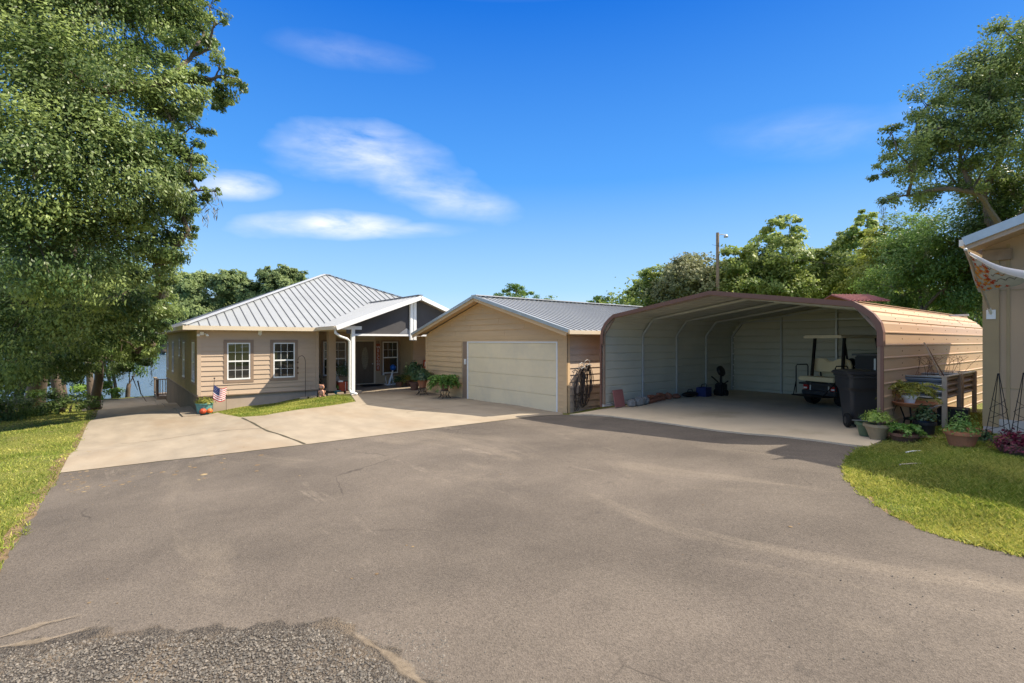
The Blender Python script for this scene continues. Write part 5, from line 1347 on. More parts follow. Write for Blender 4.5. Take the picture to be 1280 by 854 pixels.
t = thing('round_bush_pot', 'dense dark bushy plant in a red brown pot by the garage corner', 'potted plant', (x, y, z)); pot(t, .12, .18, .30, 'terracotta'); bush(t, 'foliage', (x, y, z+.38), .50, 2600, .09, 'leaf_potdark', 32, flat=.8)
x, y = at(518, 488); z = g(x, y)+.014
t = thing('leafy_shrub_pot', 'tall dark leafy plant behind the iron stands', 'potted plant', (x, y, z)); pot(t, .14, .2, .34, 'terracotta_dark'); bush(t, 'foliage', (x, y, z+.75), .48, 1500, .11, 'leaf_potdark', 33, flat=1.1)
x, y = at(510, 483); z = g(x, y)+.014
t = thing('spider_plant_pot', 'bright striped spider plant in a small pot under the window', 'potted plant', (x, y, z)); pot(t, .11, .15, .22, 'terracotta_dark'); bush(t, 'foliage', (x, y, z+.30), .62, 900, .16, 'leaf_yellow', 34, arch=34, flat=.95, asp=.16)
x, y = at(516.5, 481.5); t = thing('pink_pot', 'small empty terracotta pot on the porch floor', 'pot', (x, y, g(x, y)+.014)); pot(t, .12, .17, .3, 'terracotta')
x, y = at(499, 484); t = thing('hanging_leaf_pot', 'dull green strappy plant left of the spider plant', 'potted plant', (x, y, g(x, y)+.014)); pot(t, .12, .16, .22, 'terracotta_dark'); bush(t, 'foliage', (x, y, g(x, y)+.32), .36, 400, .12, 'leaf_potdark', 36, arch=22, flat=1.1, asp=.2)
# red framed plaque on the sunlit wall
m = MB(); m.box((11.95, 22.02, .82), (12.23, 22.06, 1.22)); pq = prop(obj('wall_plaque', m, 'red_orange', bevel=.01), 'small red framed plaque on the pale porch wall', 'plaque'); m = MB(); m.box((12.01, 22.005, .90), (12.17, 22.02, 1.14)); obj('plaque_face', m, 'white_cloth', pq, world=True)
# blue gazing ball on white pedestal
gb, x, y, z = hpot('gazing_ball', 'blue glass gazing ball on a leaning white pedestal', 'garden ornament', *at(489, 481.5))
m = MB(); m.box((-.28, -.16, 0), (.35, .16, .06)); obj('base', m, 'white_paint', gb); m = MB(); m.tube([(-.12, 0, .05), (.02, 0, .45), (.08, 0, .68)], .05, 10, .035); obj('pedestal', m, 'white_paint', gb); m = MB(); m.tube([(.12, 0, .05), (.05, 0, .45)], .03, 8); obj('brace', m, 'white_paint', gb); m = MB(); m.sphere((.10, 0, .83), .15, 20, 14); obj('ball', m, 'blue_glass', gb, smooth=True)
m = MB(); m.tube([(-.25, -.05, .06), (-.30, -.02, .3), (-.27, 0, .42)], .012, 6); obj('heron_neck', m, 'white_paint', gb)
# porch window ledge bits
for k, (xx, mm, lab) in enumerate(((10.42, 'white_cloth', 'tiny white figurine on the right porch window ledge'),)):
    m = MB(); m.lathe([(.04, 0), (.05, .05), (.025, .10), (.035, .14), (.0, .18)], 12, (xx, 23.28, .47)); prop(obj('figurine', m, mm, smooth=True), lab, 'figurine')
# white swing chair back, red box, green pot
ch, x, y, z = hpot('metal_chair', 'white slatted garden chair half hidden by the tan pillar', 'chair', *at(421, 489))
ch.rotation_euler = (0, 0, .7)
m = MB()
for k in range(5): m.bar((-.20+.1*k, 0, .46), (-.20+.1*k, .24, 1.02), .06, .015)
m.bar((-.24, .22, .98), (.24, .22, .98), .05, .02); obj('backrest', m, 'white_cloth', ch)
m = MB()
for k in range(5): m.box((-.24, -.40+.09*k, .42), (.24, -.33+.09*k, .44))
obj('seat', m, 'wood_grey', ch)
for sx in (-.22, .22):
    for sy in (-.36, .02): m = MB(); m.tube([(sx, sy, 0), (sx, sy, .43)], .015, 6); obj('leg', m, 'black_metal', ch)
rb, x, y, z = hpot('red_planter', 'red wooden planter box under the porch window', 'planter', 7.95, 21.9)
m = MB(); m.box((-.26, -.2, .10), (.26, .2, .52)); obj('box', m, 'red_box', rb, bevel=.01)
for sx in (-.22, .22):
    for sy in (-.16, .16): m = MB(); m.box((sx-.025, sy-.025, 0), (sx+.025, sy+.025, .10)); obj('leg', m, 'wood_dark', rb)
m = MB(); m.bar((0, -.205, .1), (0, -.205, .52), .03, .01); m.bar((-.3, -.2, .55), (-.12, -.2, .55), .1, .06); m.bar((.3, -.2, .50), (.18, -.2, .50), .1, .06); obj('trim', m, 'white_paint', rb)
bush(rb, 'foliage', (x, y, z+.85), .42, 700, .09, 'leaf_potdark', 41, flat=1.5, asp=.35)
plantpot('dark climbing plant in a low pot at the recess corner', 392, 491, .14, .18, .2, 'glazed_black', 'leaf_potdark', 900, .08, .40, 42, flat=2.2, cz=.25)
plantpot('small teal pot of grey green succulents by the white post', 423, 493, .16, .22, .2, 'teal', 'leaf_pot', 350, .06, .22, 43, flat=.7)
bear, x, y, z = hpot('bear_figurine', 'peach ceramic bear figurine on the edge of the lawn', 'garden ornament', *at(402, 497))
m = MB(); m.sphere((0, 0, .16), .12, 14, 10, (1, .9, 1.25)); m.sphere((0, -.02, .40), .10, 14, 10); 
for s in (-1, 1): m.sphere((s*.075, 0, .485), .035, 8, 6); m.sphere((s*.08, -.09, .04), .05, 8, 6, (1, 1.3, .8)); m.sphere((s*.115, -.05, .22), .035, 8, 6, (1, 1, 1.7))
m.sphere((0, -.10, .385), .04, 8, 6); obj('bear_body', m, 'ceramic_peach', bear, smooth=True)
m = MB(); m.sphere((-.035, -.105, .43), .012, 6, 5); m.sphere((.035, -.105, .43), .012, 6, 5); m.sphere((0, -.138, .395), .014, 6, 5); obj('face_features', m, 'glazed_black', bear)
# shepherd hooks on the front lawn with hanging chime
for px, h_, lab in ((382, 1.78, 'thin black shepherd hook in front of the right house window'),):
    x, y = 6.28, 21.75; sh = thing('shepherd_hook', lab, 'shepherd hook', (x, y, g(x, y)))
    m = MB(); m.tube([(0, 0, -.05), (0, 0, h_-.25), (-.03, 0, h_-.10), (-.13, 0, h_), (-.26, 0, h_-.06), (-.30, 0, h_-.2)], .010, 6); obj('rod', m, 'black_metal', sh)
    m = MB(); 
    for k in range(3): m.sphere((-.30, 0, h_-.28-k*.22), .035, 8, 6, (1, 1, 1.3))
    m.tube([(-.30, 0, h_-.2), (-.30, 0, h_-.75)], .004, 4); obj('hanging_chime', m, 'wood_dark', sh)
# corner planter with pumpkins and small flag
tp, x, y, z = hpot('teal_planter', 'teal tub of pale greenery at the house corner', 'planter', 2.66, 21.72)
m = MB(); m.lathe([(.20, 0), (.24, .10), (.27, .36), (.30, .38), (.30, .42), (.26, .42), (.24, .37), (.02, .36)], 20); obj('tub', m, 'teal', tp)
bush(tp, 'foliage', (x, y, z+.42), .34, 600, .08, 'leaf_yellow', 51, flat=.7); 
def pumpkin(label, px, py, r, m_):
    x, y = px, py; t = thing('pumpkin', label, 'pumpkin', (x, y, g(x, y)+.055), 0, 'pumpkins by the teal planter')
    mb = MB(); nu = 40; vs = []
    for i in range(11):
        ph = math.pi*i/10
        for j in range(nu):
            a = 2*math.pi*j/nu; rr = r*math.sin(ph)*(1-.10*abs(math.cos(a*4.5)))+1e-4; vs.append((rr*math.cos(a), rr*math.sin(a), r*.85 - r*.85*math.cos(ph)*(1-.15*math.sin(ph)**8)))
    mb.add(vs, [(i*nu+j, i*nu+(j+1) % nu, (i+1)*nu+(j+1) % nu, (i+1)*nu+j) for i in range(10) for j in range(nu)]); obj('rind', mb, m_, t, smooth=True)
    mb = MB(); mb.tube([(0, 0, r*1.6), (.01, 0, r*1.85), (.03, .01, r*2.0)], .018, 6, .012); obj('stem', mb, 'wood_grey', t)
pumpkin('tall red orange pumpkin in front of the teal planter', 2.58, 21.44, .12, 'red_orange')
pumpkin('orange pumpkin right of the red one by the planter', 2.80, 21.46, .10, 'orange')
fg = thing('small_flag', 'small striped flag with blue corner drooping over the planter', 'flag', (2.92, 21.70, z)); fx, fy = fg.location.x, fg.location.y
m = MB(); m.tube([(0, 0, .0), (.02, .0, .75), (.06, 0, 1.30)], .008, 6); m.sphere((.06, 0, 1.32), .03, 8, 6); obj('flag_stick', m, 'black_metal', fg)
def fpt(u, v): return (.05 + .42*u - .05*v, -.03+.04*math.sin(u*7+v), 1.08 - .10*u*(1) - v*(.50) - .10*math.sin(u*3.1))
for nm, mm, par_ in (('red_stripe', 'red_cloth', 0), ('white_stripe', 'white_cloth', 1)):
    m = MB()
    for s in range(par_, 13, 2):
        v0, v1 = s/13, (s+1)/13; us = [i/10 for i in range(11)]
        m.add([fpt(u, v0) for u in us] + [fpt(u, v1) for u in us], [(i, i+1, 12+i, 11+i) for i in range(10)])
    obj(nm, m, mm, fg)
m = MB(); us = [i/10*.45 for i in range(11)]; m.add([(lambda p: (p[0], p[1]-.004, p[2]))(fpt(u, v)) for v in (0, .54) for u in us], [(i, i+1, 12+i, 11+i) for i in range(10)]); obj('canton', m, 'blue_cloth', fg)
m = MB()
for i in range(5):
    for j in range(4):
        p = fpt(.05+.09*i, .08+.12*j); m.add([(p[0]+.012*math.cos(k*1.2566*2+1.57), p[1]-.008, p[2]+.012*math.sin(k*1.2566*2+1.57)) for k in range(5)], [(0, 1, 2, 3, 4)])
obj('star', m, 'white_cloth', fg)
x, y = 3.35, 21.55; m = MB(); m.tube([(0, 0, -.05), (0, 0, .62)], .006, 5); m.sphere((0, 0, .63), .02, 6, 5); o = prop(obj('garden_stake', m, 'black_metal'), 'thin garden stake right of the small flag', 'stake'); o.location = (x, y, g(x, y))
# stone edging before the recess
for k in range(7):
    xx = 6.1+.33*k; m = MB(); m.box((-.14, -.07, 0), (.14, .07, .10)); o = obj('edging_stone', m, 'plaster', bevel=.015); o.location = (xx, 21.35-.13*k, g(xx, 21.35-.13*k)); o.rotation_euler = (0, 0, -.35+lr.uniform(-.1, .1)); prop(o, 'pale edging stone along the back of the little lawn', 'edging stone', 'edging stones at the porch')
# utility wire on the right
m = MB(); a = Vector(pt(890, 42, 306)); b = Vector(pt(1330, 30, 338)); m.tube([a.lerp(b, t/12)+Vector((0, 0, -1.6*math.sin(math.pi*t/12)*.5)) for t in range(13)], .012, 4); prop(obj('overhead_wire', m, 'black_metal'), 'thin overhead wire across the trees on the right', 'wire')
# ------------------------------------------------------------------ grass, gravel and litter
def in_poly(x, y, poly):
    P = np.array(poly); c = np.zeros(len(x), bool); j = len(P)-1
    for i in range(len(P)):
        m = ((P[i,1] > y) != (P[j,1] > y)) & (x < (P[j,0]-P[i,0])*(y-P[i,1])/(P[j,1]-P[i,1]+1e-12)+P[i,0]); c ^= m; j = i
    return c
def bald(x, y): return np.sin(x*2.9+np.sin(y*4.1)*1.3)*np.sin(y*3.3+np.cos(x*2.2)*1.7)+.35*np.sin(x*11+y*7)*np.cos(y*13-x*5)
def blades(name, poly, n, hgt, wid, label, seed, near=5.0, avoid=None, grow=0.016):
    r = np.random.default_rng(seed); P = np.array(poly)
    X, Y = [], []; got = 0
    while got < n:
        x = r.uniform(P[:,0].min(), P[:,0].max(), 400000); y = r.uniform(P[:,1].min(), P[:,1].max(), 400000)
        d = np.hypot(x, y); k = (r.random(400000) < np.minimum(1, (near/np.maximum(d, 1))**1.35)) & in_poly(x, y, poly) & ((bald(x, y) > -.72) | (r.random(400000) < .25))
        if avoid:
            for av in avoid: k &= ~in_poly(x, y, av)
        X.append(x[k]); Y.append(y[k]); got += k.sum()
    x = np.concatenate(X)[:n]; y = np.concatenate(Y)[:n]; z = garr(x, y); d = np.hypot(x, y); n = len(x)
    w = wid*(1 + grow*10*np.maximum(0, d-near)/near)*(0.6+.8*r.random(n)); patch = .75+.35*np.sin(x*1.7+np.sin(y*2.3)*1.5)*np.cos(y*1.3+x*.6)
    h = hgt*(.45+.8*r.random(n))*patch; th = r.random(n)*6.283; ln = r.normal(size=(n, 2))*h[:, None]*.55
    c, s = np.cos(th)*w/2, np.sin(th)*w/2
    v = np.stack([np.stack([x-c, y-s, z-.004], 1), np.stack([x+c, y+s, z-.004], 1), np.stack([x+c*.6+ln[:,0]*.45, y+s*.6+ln[:,1]*.45, z+h*.6], 1), np.stack([x+ln[:,0], y+ln[:,1], z+h], 1)], 1)
    t = np.clip(.35+.3*np.sin(x*2.1+y*.7)*np.sin(y*1.9)+r.normal(size=n)*.33, 0, 1)
    o = npobj(name, v.reshape(-1, 3), np.arange(4*n).reshape(n, 4), 'grass_blade', None, np.repeat(t, 4)); o['kind'] = 'stuff'; o['label'] = label; return o
lawn_l = dens([at(*p) for p in [(-60,800),(-2,710),(24,672),(50,633),(78,589),(92,565),(107,542),(131,508)]], 14, .06) + [(-1.6,30),(-1.6,39.2),(-13,39.2),(-22,22),(-14,6),(-8,2.5)]
blades('lawn_grass', lawn_l, 210000, .065, .012, 'sunlit grass of the left hand lawn', 1, near=6.5)
lawn_r = dens([at(*p) for p in [(1078,562),(1061,571),(1053,584),(1056,599),(1077,620),(1112,645),(1160,667),(1220,684),(1290,700),(1400,722)]], 14, .035) + [(9.5,-4),(11.9,-4),(11.9,1.7),(14.5,2.0),(14.5,2.85),(9.9,2.85)]
blades('lawn_grass', lawn_r, 200000, .07, .010, 'grass of the right hand lawn by the shed', 2, near=5.5)
lawn_c = [at(*p) for p in [(274,515.5),(302,521),(330,519),(400,508.5),(443,501.5)]] + [(7.2,20.9),(6.6,21.5),(5.4,21.75),(2.55,22.0)]
blades('lawn_grass', lawn_c, 26000, .05, .02, 'small grass bed under the house windows', 3, near=22)
# dry leaves, loose stones
r = np.random.default_rng(9)
def scatter_on(px_boxes, n, smin, smax, name, m, label, flat=.35, kind='stuff', seed=4, zoff=.008, poly=None):
    r = np.random.default_rng(seed); V, Q, T = [], [], []; c = 0
    while c < n:
        b = px_boxes[r.integers(len(px_boxes))]; px, py = r.uniform(b[0], b[2]), r.uniform(b[1], b[3])
        a = (px-640)/F; D = 2.05*F/(py-427); x = (FWD[0]+a*RGT[0])*D; y = (FWD[1]+a*RGT[1])*D
        if poly is not None and not in_poly(np.array([x]), np.array([y]), poly)[0]: continue
        s = r.uniform(smin, smax)*(.5+r.random()); z = g(x, y)+zoff
        d = r.normal(size=(3,)); rot = r.random()*6.28; k = 5
        base = []
        for i in range(k): t = rot+6.283*i/k; base.append((x+s*math.cos(t)*(1+.3*r.normal()*.5), y+s*math.sin(t), z))
        base.append((x+d[0]*s*.2, y+d[1]*s*.2, z+s*flat*(.6+.8*r.random())))
        o = len(V); V += base; Q += [(o+i, o+(i+1) % k, o+k) for i in range(k)]; T += [min(1, r.random()**1.8)]*(k+1); c += 1
    ob = npobj(name, V, Q, m, None, T); prop(ob, label, kind=kind); return ob
gb_poly = [at(*p) for p in [(-60,822),(0,818),(60,806),(105,798),(200,797),(300,792),(395,784),(425,792),(470,822),(530,870),(560,960),(-100,960)]]
scatter_on([(-40,784,560,900)], 9000, .004, .009, 'loose_gravel', 'gravel_stone', 'loose dark and pale gravel stones', flat=1.0, poly=gb_poly, seed=5, zoff=.012)
scatter_on([(-20,775,110,812),(100,780,400,800),(380,776,440,800),(430,786,560,860)], 4200, .003, .007, 'stray_gravel', 'gravel_stone', 'stray gravel round the gravel patch', flat=1.0, seed=15, zoff=.006)
scatter_on([(60,700,1280,860)], 500, .003, .006, 'driveway_grit', 'gravel_stone', 'scattered grit on the asphalt', flat=1.0, seed=6)
scatter_on([(100,520,640,600),(60,600,1000,850)], 34, .008, .018, 'fallen_leaves', 'dead_leaf', 'dry leaves scattered on the driveway', flat=.25, seed=8)
scatter_on([(80,540,112,592),(96,520,125,560),(108,508,140,530)], 170, .012, .03, 'edge_litter', 'dead_leaf', 'leaf litter along the drive edge', flat=.2, seed=13)
scatter_on([(90,510,330,590)], 70, .02, .045, 'drive_litter', 'dead_leaf', 'leaf litter on the concrete drive', flat=.2, seed=12)

# ------------------------------------------------------------------ trees
def spawn_tree(name, label, base, blobs, lsize, dens_, m, bark='bark', tr=.35, group=None, seed=1, sprays=1.0, asp=.45, limb=True, moss=0, spread=.30, cat='tree', trunk_top=None, lean=(0, 0), up=.35, extra_stems=(), hang=0.0, nbk=.8, tvar=.55):
    """blobs: (x,y,z,r) clumps of the crown; each gets a limb, sprays of leaves and twigs"""
    r = np.random.default_rng(seed); base = Vector(base)
    t = thing(name, label, cat, tuple(base), 0, group)
    cen = Vector((sum(b[0]*b[3] for b in blobs), sum(b[1]*b[3] for b in blobs), sum(b[2]*b[3] for b in blobs)))/sum(b[3] for b in blobs)
    zt = trunk_top if trunk_top else base.z + (cen.z-base.z)*.55
    top = Vector((base.x + (cen.x-base.x)*.5, base.y + (cen.y-base.y)*.5, zt))
    mb = MB(); pts = []
    for i in range(9):
        u = i/8; p = base.lerp(top, u) + Vector((math.sin(u*5+seed)*tr*.5*u, math.cos(u*4+seed)*tr*.5*u, 0)); pts.append(p)
    rad = [tr*(1.35 if i == 0 else 1.08 if i == 1 else 1-.42*i/8) for i in range(9)]
    mb.tube(pts, rad, 10); obj('trunk', mb, bark, t, world=True, smooth=True)
    for k, (b0, b1, rr) in enumerate(extra_stems):
        mb = MB(); mb.tube([Vector(b0).lerp(Vector(b1), u/5)+Vector((math.sin(u+k)*.12, math.cos(u*1.3+k)*.12, 0)) for u in range(6)], rr, 8, rr*.6); obj('trunk', mb, bark, t, world=True, smooth=True)
    lm = MB(); Ps, Ts, Ax, Nb = [], [], [], []; Mp = []
    nodes = [(pts[k], -1, 0.0) for k in (4, 5, 6, 7, 8)]; order = sorted(range(len(blobs)), key=lambda i: (Vector(blobs[i][:3])-pts[-1]).length)
    link = {}
    for bi in order:
        c = Vector(blobs[bi][:3]); best = min(range(len(nodes)), key=lambda k: (c-nodes[k][0]).length + .35*nodes[k][2] + (3 if nodes[k][0].z > c.z+2.5 else 0))
        link[bi] = (best, len(nodes)); nodes.append((c, best, nodes[best][2] + (c-nodes[best][0]).length))
    cnt = [0]*len(nodes)
    for bi in order:
        k = link[bi][1]
        while k >= 5: cnt[k] += 1; k = nodes[k][1]
    for bi, (bx, by, bz, br) in enumerate(blobs):
        c = Vector((bx, by, bz)); par_i, me_i = link[bi]; start = nodes[par_i][0]; L_ = (c-start).length
        mid = start.lerp(c, .5) + Vector((r.normal()*.10, r.normal()*.10, .13))*L_
        if limb:
            q1 = start.lerp(c, .3) + Vector((r.normal(), r.normal(), r.normal()))*.05*L_
            lp_ = [start.lerp(mid, u).lerp(mid.lerp(c, u), u) + Vector((math.sin(u*9+bi), math.cos(u*8+bi), 0))*.025*L_*math.sin(math.pi*u) for u in np.linspace(0, 1, 8)]
            r0 = min(tr*.42, tr*.10*cnt[me_i]**.6, .03+br*.09+.02*cnt[me_i]); lm.tube(lp_, r0, 6, r0*.55)
        ns = max(4, int(sprays*5.5*br**1.6))
        d = r.normal(size=(ns, 3)); d /= np.linalg.norm(d, axis=1)[:, None]; rad_ = br*(.35+.65*r.random(ns)**.6)
        sc = np.array([1, 1, .82]); cc = np.array([bx, by, bz]) + d*rad_[:, None]*sc
        if limb:
            for s in range(0, ns, 2 if ns > 30 else 1):
                e = Vector(cc[s]); s0 = c.lerp(start, .25*r.random()); lm.tube([s0, s0.lerp(e, .5)+Vector((0, 0, .08*br)), e], tr*.045+.006, 3, .005, caps=False)
        nl = int(dens_*br**2.2/ns) + 4
        for s in range(ns):
            sg = br*spread*(.55+.6*r.random())
            q = np.clip(r.normal(size=(nl, 3)), -1.7, 1.7)*sg*np.array([1, 1, .6]); q[:, 2] -= hang*np.abs(r.normal(size=nl))
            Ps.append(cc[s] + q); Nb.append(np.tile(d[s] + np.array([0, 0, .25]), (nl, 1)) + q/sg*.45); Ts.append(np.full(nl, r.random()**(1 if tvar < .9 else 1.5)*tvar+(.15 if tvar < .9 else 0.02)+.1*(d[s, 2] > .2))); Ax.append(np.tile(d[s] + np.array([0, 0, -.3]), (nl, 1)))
            if moss and r.random() < moss: Mp.append(cc[s] + np.array([0, 0, -sg*.4]))
    if limb: obj('branches', lm, bark, t, world=True)
    P = np.concatenate(Ps); v, q, tt = leaves(P, lsize, up, asp, seed, 0, np.concatenate(Ax)*.8, np.concatenate(Ts), np.concatenate(Nb)*nbk)
    cr_ = npobj('crown', v, q, m, t, tt)
    if Mp:
        MP, MA = [], []
        for p in Mp:
            L_ = .5 + r.random()*.9; k = 46; u = r.random(k)
            MP.append(p + np.stack([r.normal(size=k)*.10*(1-u*.6), r.normal(size=k)*.10*(1-u*.6), -u*L_], 1))
        MP = np.concatenate(MP); v, q, tt = leaves(MP, .22, 0, .10, seed+1, 0, np.tile([0, 0, -1.], (len(MP), 1)))
        npobj('hanging_moss', v, q, 'moss', t, tt)
    return t
def B(lst): return [(*pt(px, D, py), r_) for (px, py, D, r_) in lst]
def gb3(px, D): x, y = pt(px, D); return (x, y, g(x, y)-.1)

lace = B([(262,8,18,.5),(270,30,18,.4),(262,62,18,.5),(240,70,18,.8),(275,85,17,.5),(303,104,17,.35),(280,118,17,.5),(255,128,17,.6),(243,158,17,.55),(238,182,17,.5),(236,215,16.5,.5),(247,238,17,.35),(270,240,17,.22),(246,262,17,.35),(235,290,17,.5),(226,325,17.5,.5),(212,345,18,.5),(203,372,18.5,.5),(196,402,19,.5),(192,432,20,.5)])
# the great oak overhanging the left of the drive
A_ = B([(20,-60,17,3.0),(120,-70,17,3.0),(200,-40,18,2.2),(20,30,16,2.7),(100,30,17,2.5),(170,25,18,2.1),(222,28,19,1.1),(242,8,19,.9),(255,42,19,.55),
        (40,120,15,2.5),(130,115,16,2.3),(195,110,17,1.3),(236,102,17,.9),(268,98,17,.75),(292,98,17,.42),(215,150,17,1.1),(150,175,16,1.6),(222,175,17,.9),(232,130,17.5,.7),(205,195,17,1.1),(228,205,17,.7)])
spawn_tree('live_oak', 'huge live oak overhanging the left lawn, its crown leaving the photo at the top', gb3(40, 25), A_ + lace[:9], .115, 2300, 'leaf_oak', tr=.36, group='oaks left of the drive', seed=3, spread=.24, nbk=.6, sprays=1.2, tvar=1.0, moss=.03, trunk_top=7.0)
B_ = B([(20,210,14,2.2),(100,215,15,2.3),(170,225,16,1.7),(208,235,16.5,1.0),(236,243,17,.6),(258,240,17,.28),(30,300,14.5,2.2),(110,305,16,2.2),(170,300,17,1.4),(205,285,17,.8),(226,266,17,.6),(218,310,17,.7),(196,330,17.5,.7),
        (30,380,17,2.1),(100,375,18,2.1),(150,370,18.5,1.4),(178,352,19,.8),(175,400,19,.9),(120,430,20,1.3),(60,440,20,1.5),(10,440,18,1.6),(150,425,20,1.0),(25,455,19,1.2),(75,448,20.5,1.2),(160,445,24,.9),(178,428,23,.9),(135,450,22,.9),(105,462,23,.7),(200,345,18,.9),(190,375,18.5,1.0),(184,408,19,.9),(172,440,21,.8)])
spawn_tree('live_oak', 'leafy oak with low sweeping branches behind the left lawn', gb3(118, 26.5), B_ + lace[9:], .11, 2500, 'leaf_oak', tr=.24, group='oaks left of the drive', seed=5, spread=.24, nbk=.6, sprays=1.2, tvar=1.0, moss=.05, hang=.03,
           extra_stems=[(gb3(112, 27), pt(104, 27, 400), .18), (gb3(72, 24), pt(60, 23, 380), .22)])
C_ = B([(160,440,31,1.5),(178,422,32,1.4),(135,445,30,1.3),(188,440,33,.9),(183,400,33,1.6)])
spawn_tree('lakeside_tree', 'small tree near the water with a hanging dead branch', gb3(157, 33), C_, .14, 1300, 'leaf_mid', tr=.2, group='trees along the lake shore', seed=7, extra_stems=[(gb3(147, 33), pt(140, 32, 430), .12), (gb3(139, 31), pt(130, 31, 430), .1)], moss=.15, hang=.15)
C2 = B([(20,455,30,2.2),(60,455,32,1.8),(-30,430,30,3.0),(90,445,32,1.8),(-20,350,30,4.),(60,330,33,4.5),(130,340,34,3.2)])
spawn_tree('lakeside_tree', 'shaded tree at far left in front of the lake', gb3(20, 32), C2, .2, 700, 'leaf_dark', tr=.3, group='trees along the lake shore', seed=8, extra_stems=[(gb3(45, 33), pt(40, 33, 430), .15), (gb3(85, 34), pt(80, 34, 440), .15)])
mb = MB(); mb.tube([pt(172,25,476), pt(176,25,492), pt(183,25,502)], .035, 5, .012); mb.tube([pt(165,25,470), pt(172,25,488)], .03, 5, .01); prop(obj('dead_branch', mb, 'bark'), 'bare dead branch hanging above the drive edge', 'branch')
# low shrubs at the lawn's far edge
for i, (px, D, rr, lab, mm) in enumerate([(15,20.5,1.2,'dark low shrub at the far left edge of the lawn','leaf_dark'),(50,21.5,1.1,'dark low shrub left of the oak trunks','leaf_dark'),(88,23,.9,'dark low shrub below the forked oak trunks','leaf_dark'),(-25,19,1.4,'dark low shrub cut by the photo edge','leaf_dark')]):
    x, y = pt(px, D); z = g(x, y)
    spawn_tree('low_shrub', lab, (x, y, z-.05), [(x, y, z+.45, rr*.8), (x+.7, y+.4, z+.35, rr*.6), (x-.7, y-.2, z+.35, rr*.6)], .10, 1900, mm, tr=.06, group='shrubs at the foot of the oaks', seed=20+i, cat='shrub', trunk_top=z+.3)
for i, (px, D, rr, lab) in enumerate([(118,30,.8,'bright green shrub behind the lawn in the middle'),(95,29,.7,'bright green bush at the foot of the lakeside trees'),(128,34,.9,'light green bush right by the shore')]):
    x, y = pt(px, D); z = g(x, y)
    spawn_tree('green_shrub', lab, (x, y, z-.05), [(x, y, z+.7, rr), (x+.8, y-.3, z+.5, rr*.7), (x-.5, y+.6, z+.5, rr*.7)], .16, 1100, 'leaf_shrub', tr=.05, group='bright shrubs by the shore', seed=30+i, cat='shrub', trunk_top=z+.4)
# trees across the lake
ft = [(205,150,[(200,400,9),(190,375,6),(215,365,6),(222,395,7)]),(240,155,[(240,368,8),(232,350,5),(255,352,6),(245,390,9),(262,385,7)]),(290,158,[(280,352,7),(295,345,5),(290,375,9),(312,365,7),(270,390,8)]),
      (345,158,[(338,345,6),(355,340,5),(370,345,5),(352,362,8),(330,370,8),(378,356,4)]),(160,150,[(165,385,9),(150,360,8),(180,400,7)]),(100,150,[(100,380,10),(60,375,10),(120,400,8)]),(20,150,[(20,385,11),(-20,380,10)])]
for i, (px, D, bl) in enumerate(ft):
    x, y = pt(px, D)
    y0 = 215 - .1*x
    spawn_tree('far_oak', 'far oak across the lake, ' + ['above the house corner', 'second to the right of the house corner', 'middle of the row over the roof', 'tallest, nearest the roof peak', 'behind the left trees', 'glimpsed far left through branches', 'at the left photo edge'][i], (x, y, -1.2),
               [(*pt(a, D + (j % 3)*4, b), r_*.62) for j, (a, b, r_) in enumerate(bl)], .75, 210, 'leaf_far', tr=.9, group='oaks on the far bank', seed=40+i, spread=.20, trunk_top=8, asp=.6, sprays=.8)
# understory on the far bank
x0 = pt(150, 152)
bl = [(*pt(px, 158, 425+random.uniform(-8, 4)), random.uniform(3, 5)) for px in range(-60, 420, 16)]
P = []; T_ = []
for (bx, by, bz, br) in bl:
    n = 900; P.append(np.array([bx, by, bz]) + RNG.normal(size=(n, 3))*np.array([br*.7, br*.7, br*.5])); T_.append(np.full(n, RNG.random()*.8))
P = np.concatenate(P); v, q, tt = leaves(P, 1.0, .3, .6, 77, 0, None, np.concatenate(T_)); o = npobj('far_thicket', v, q, 'leaf_far', None, tt); prop(o, 'dark thicket along the far shore', kind='stuff')
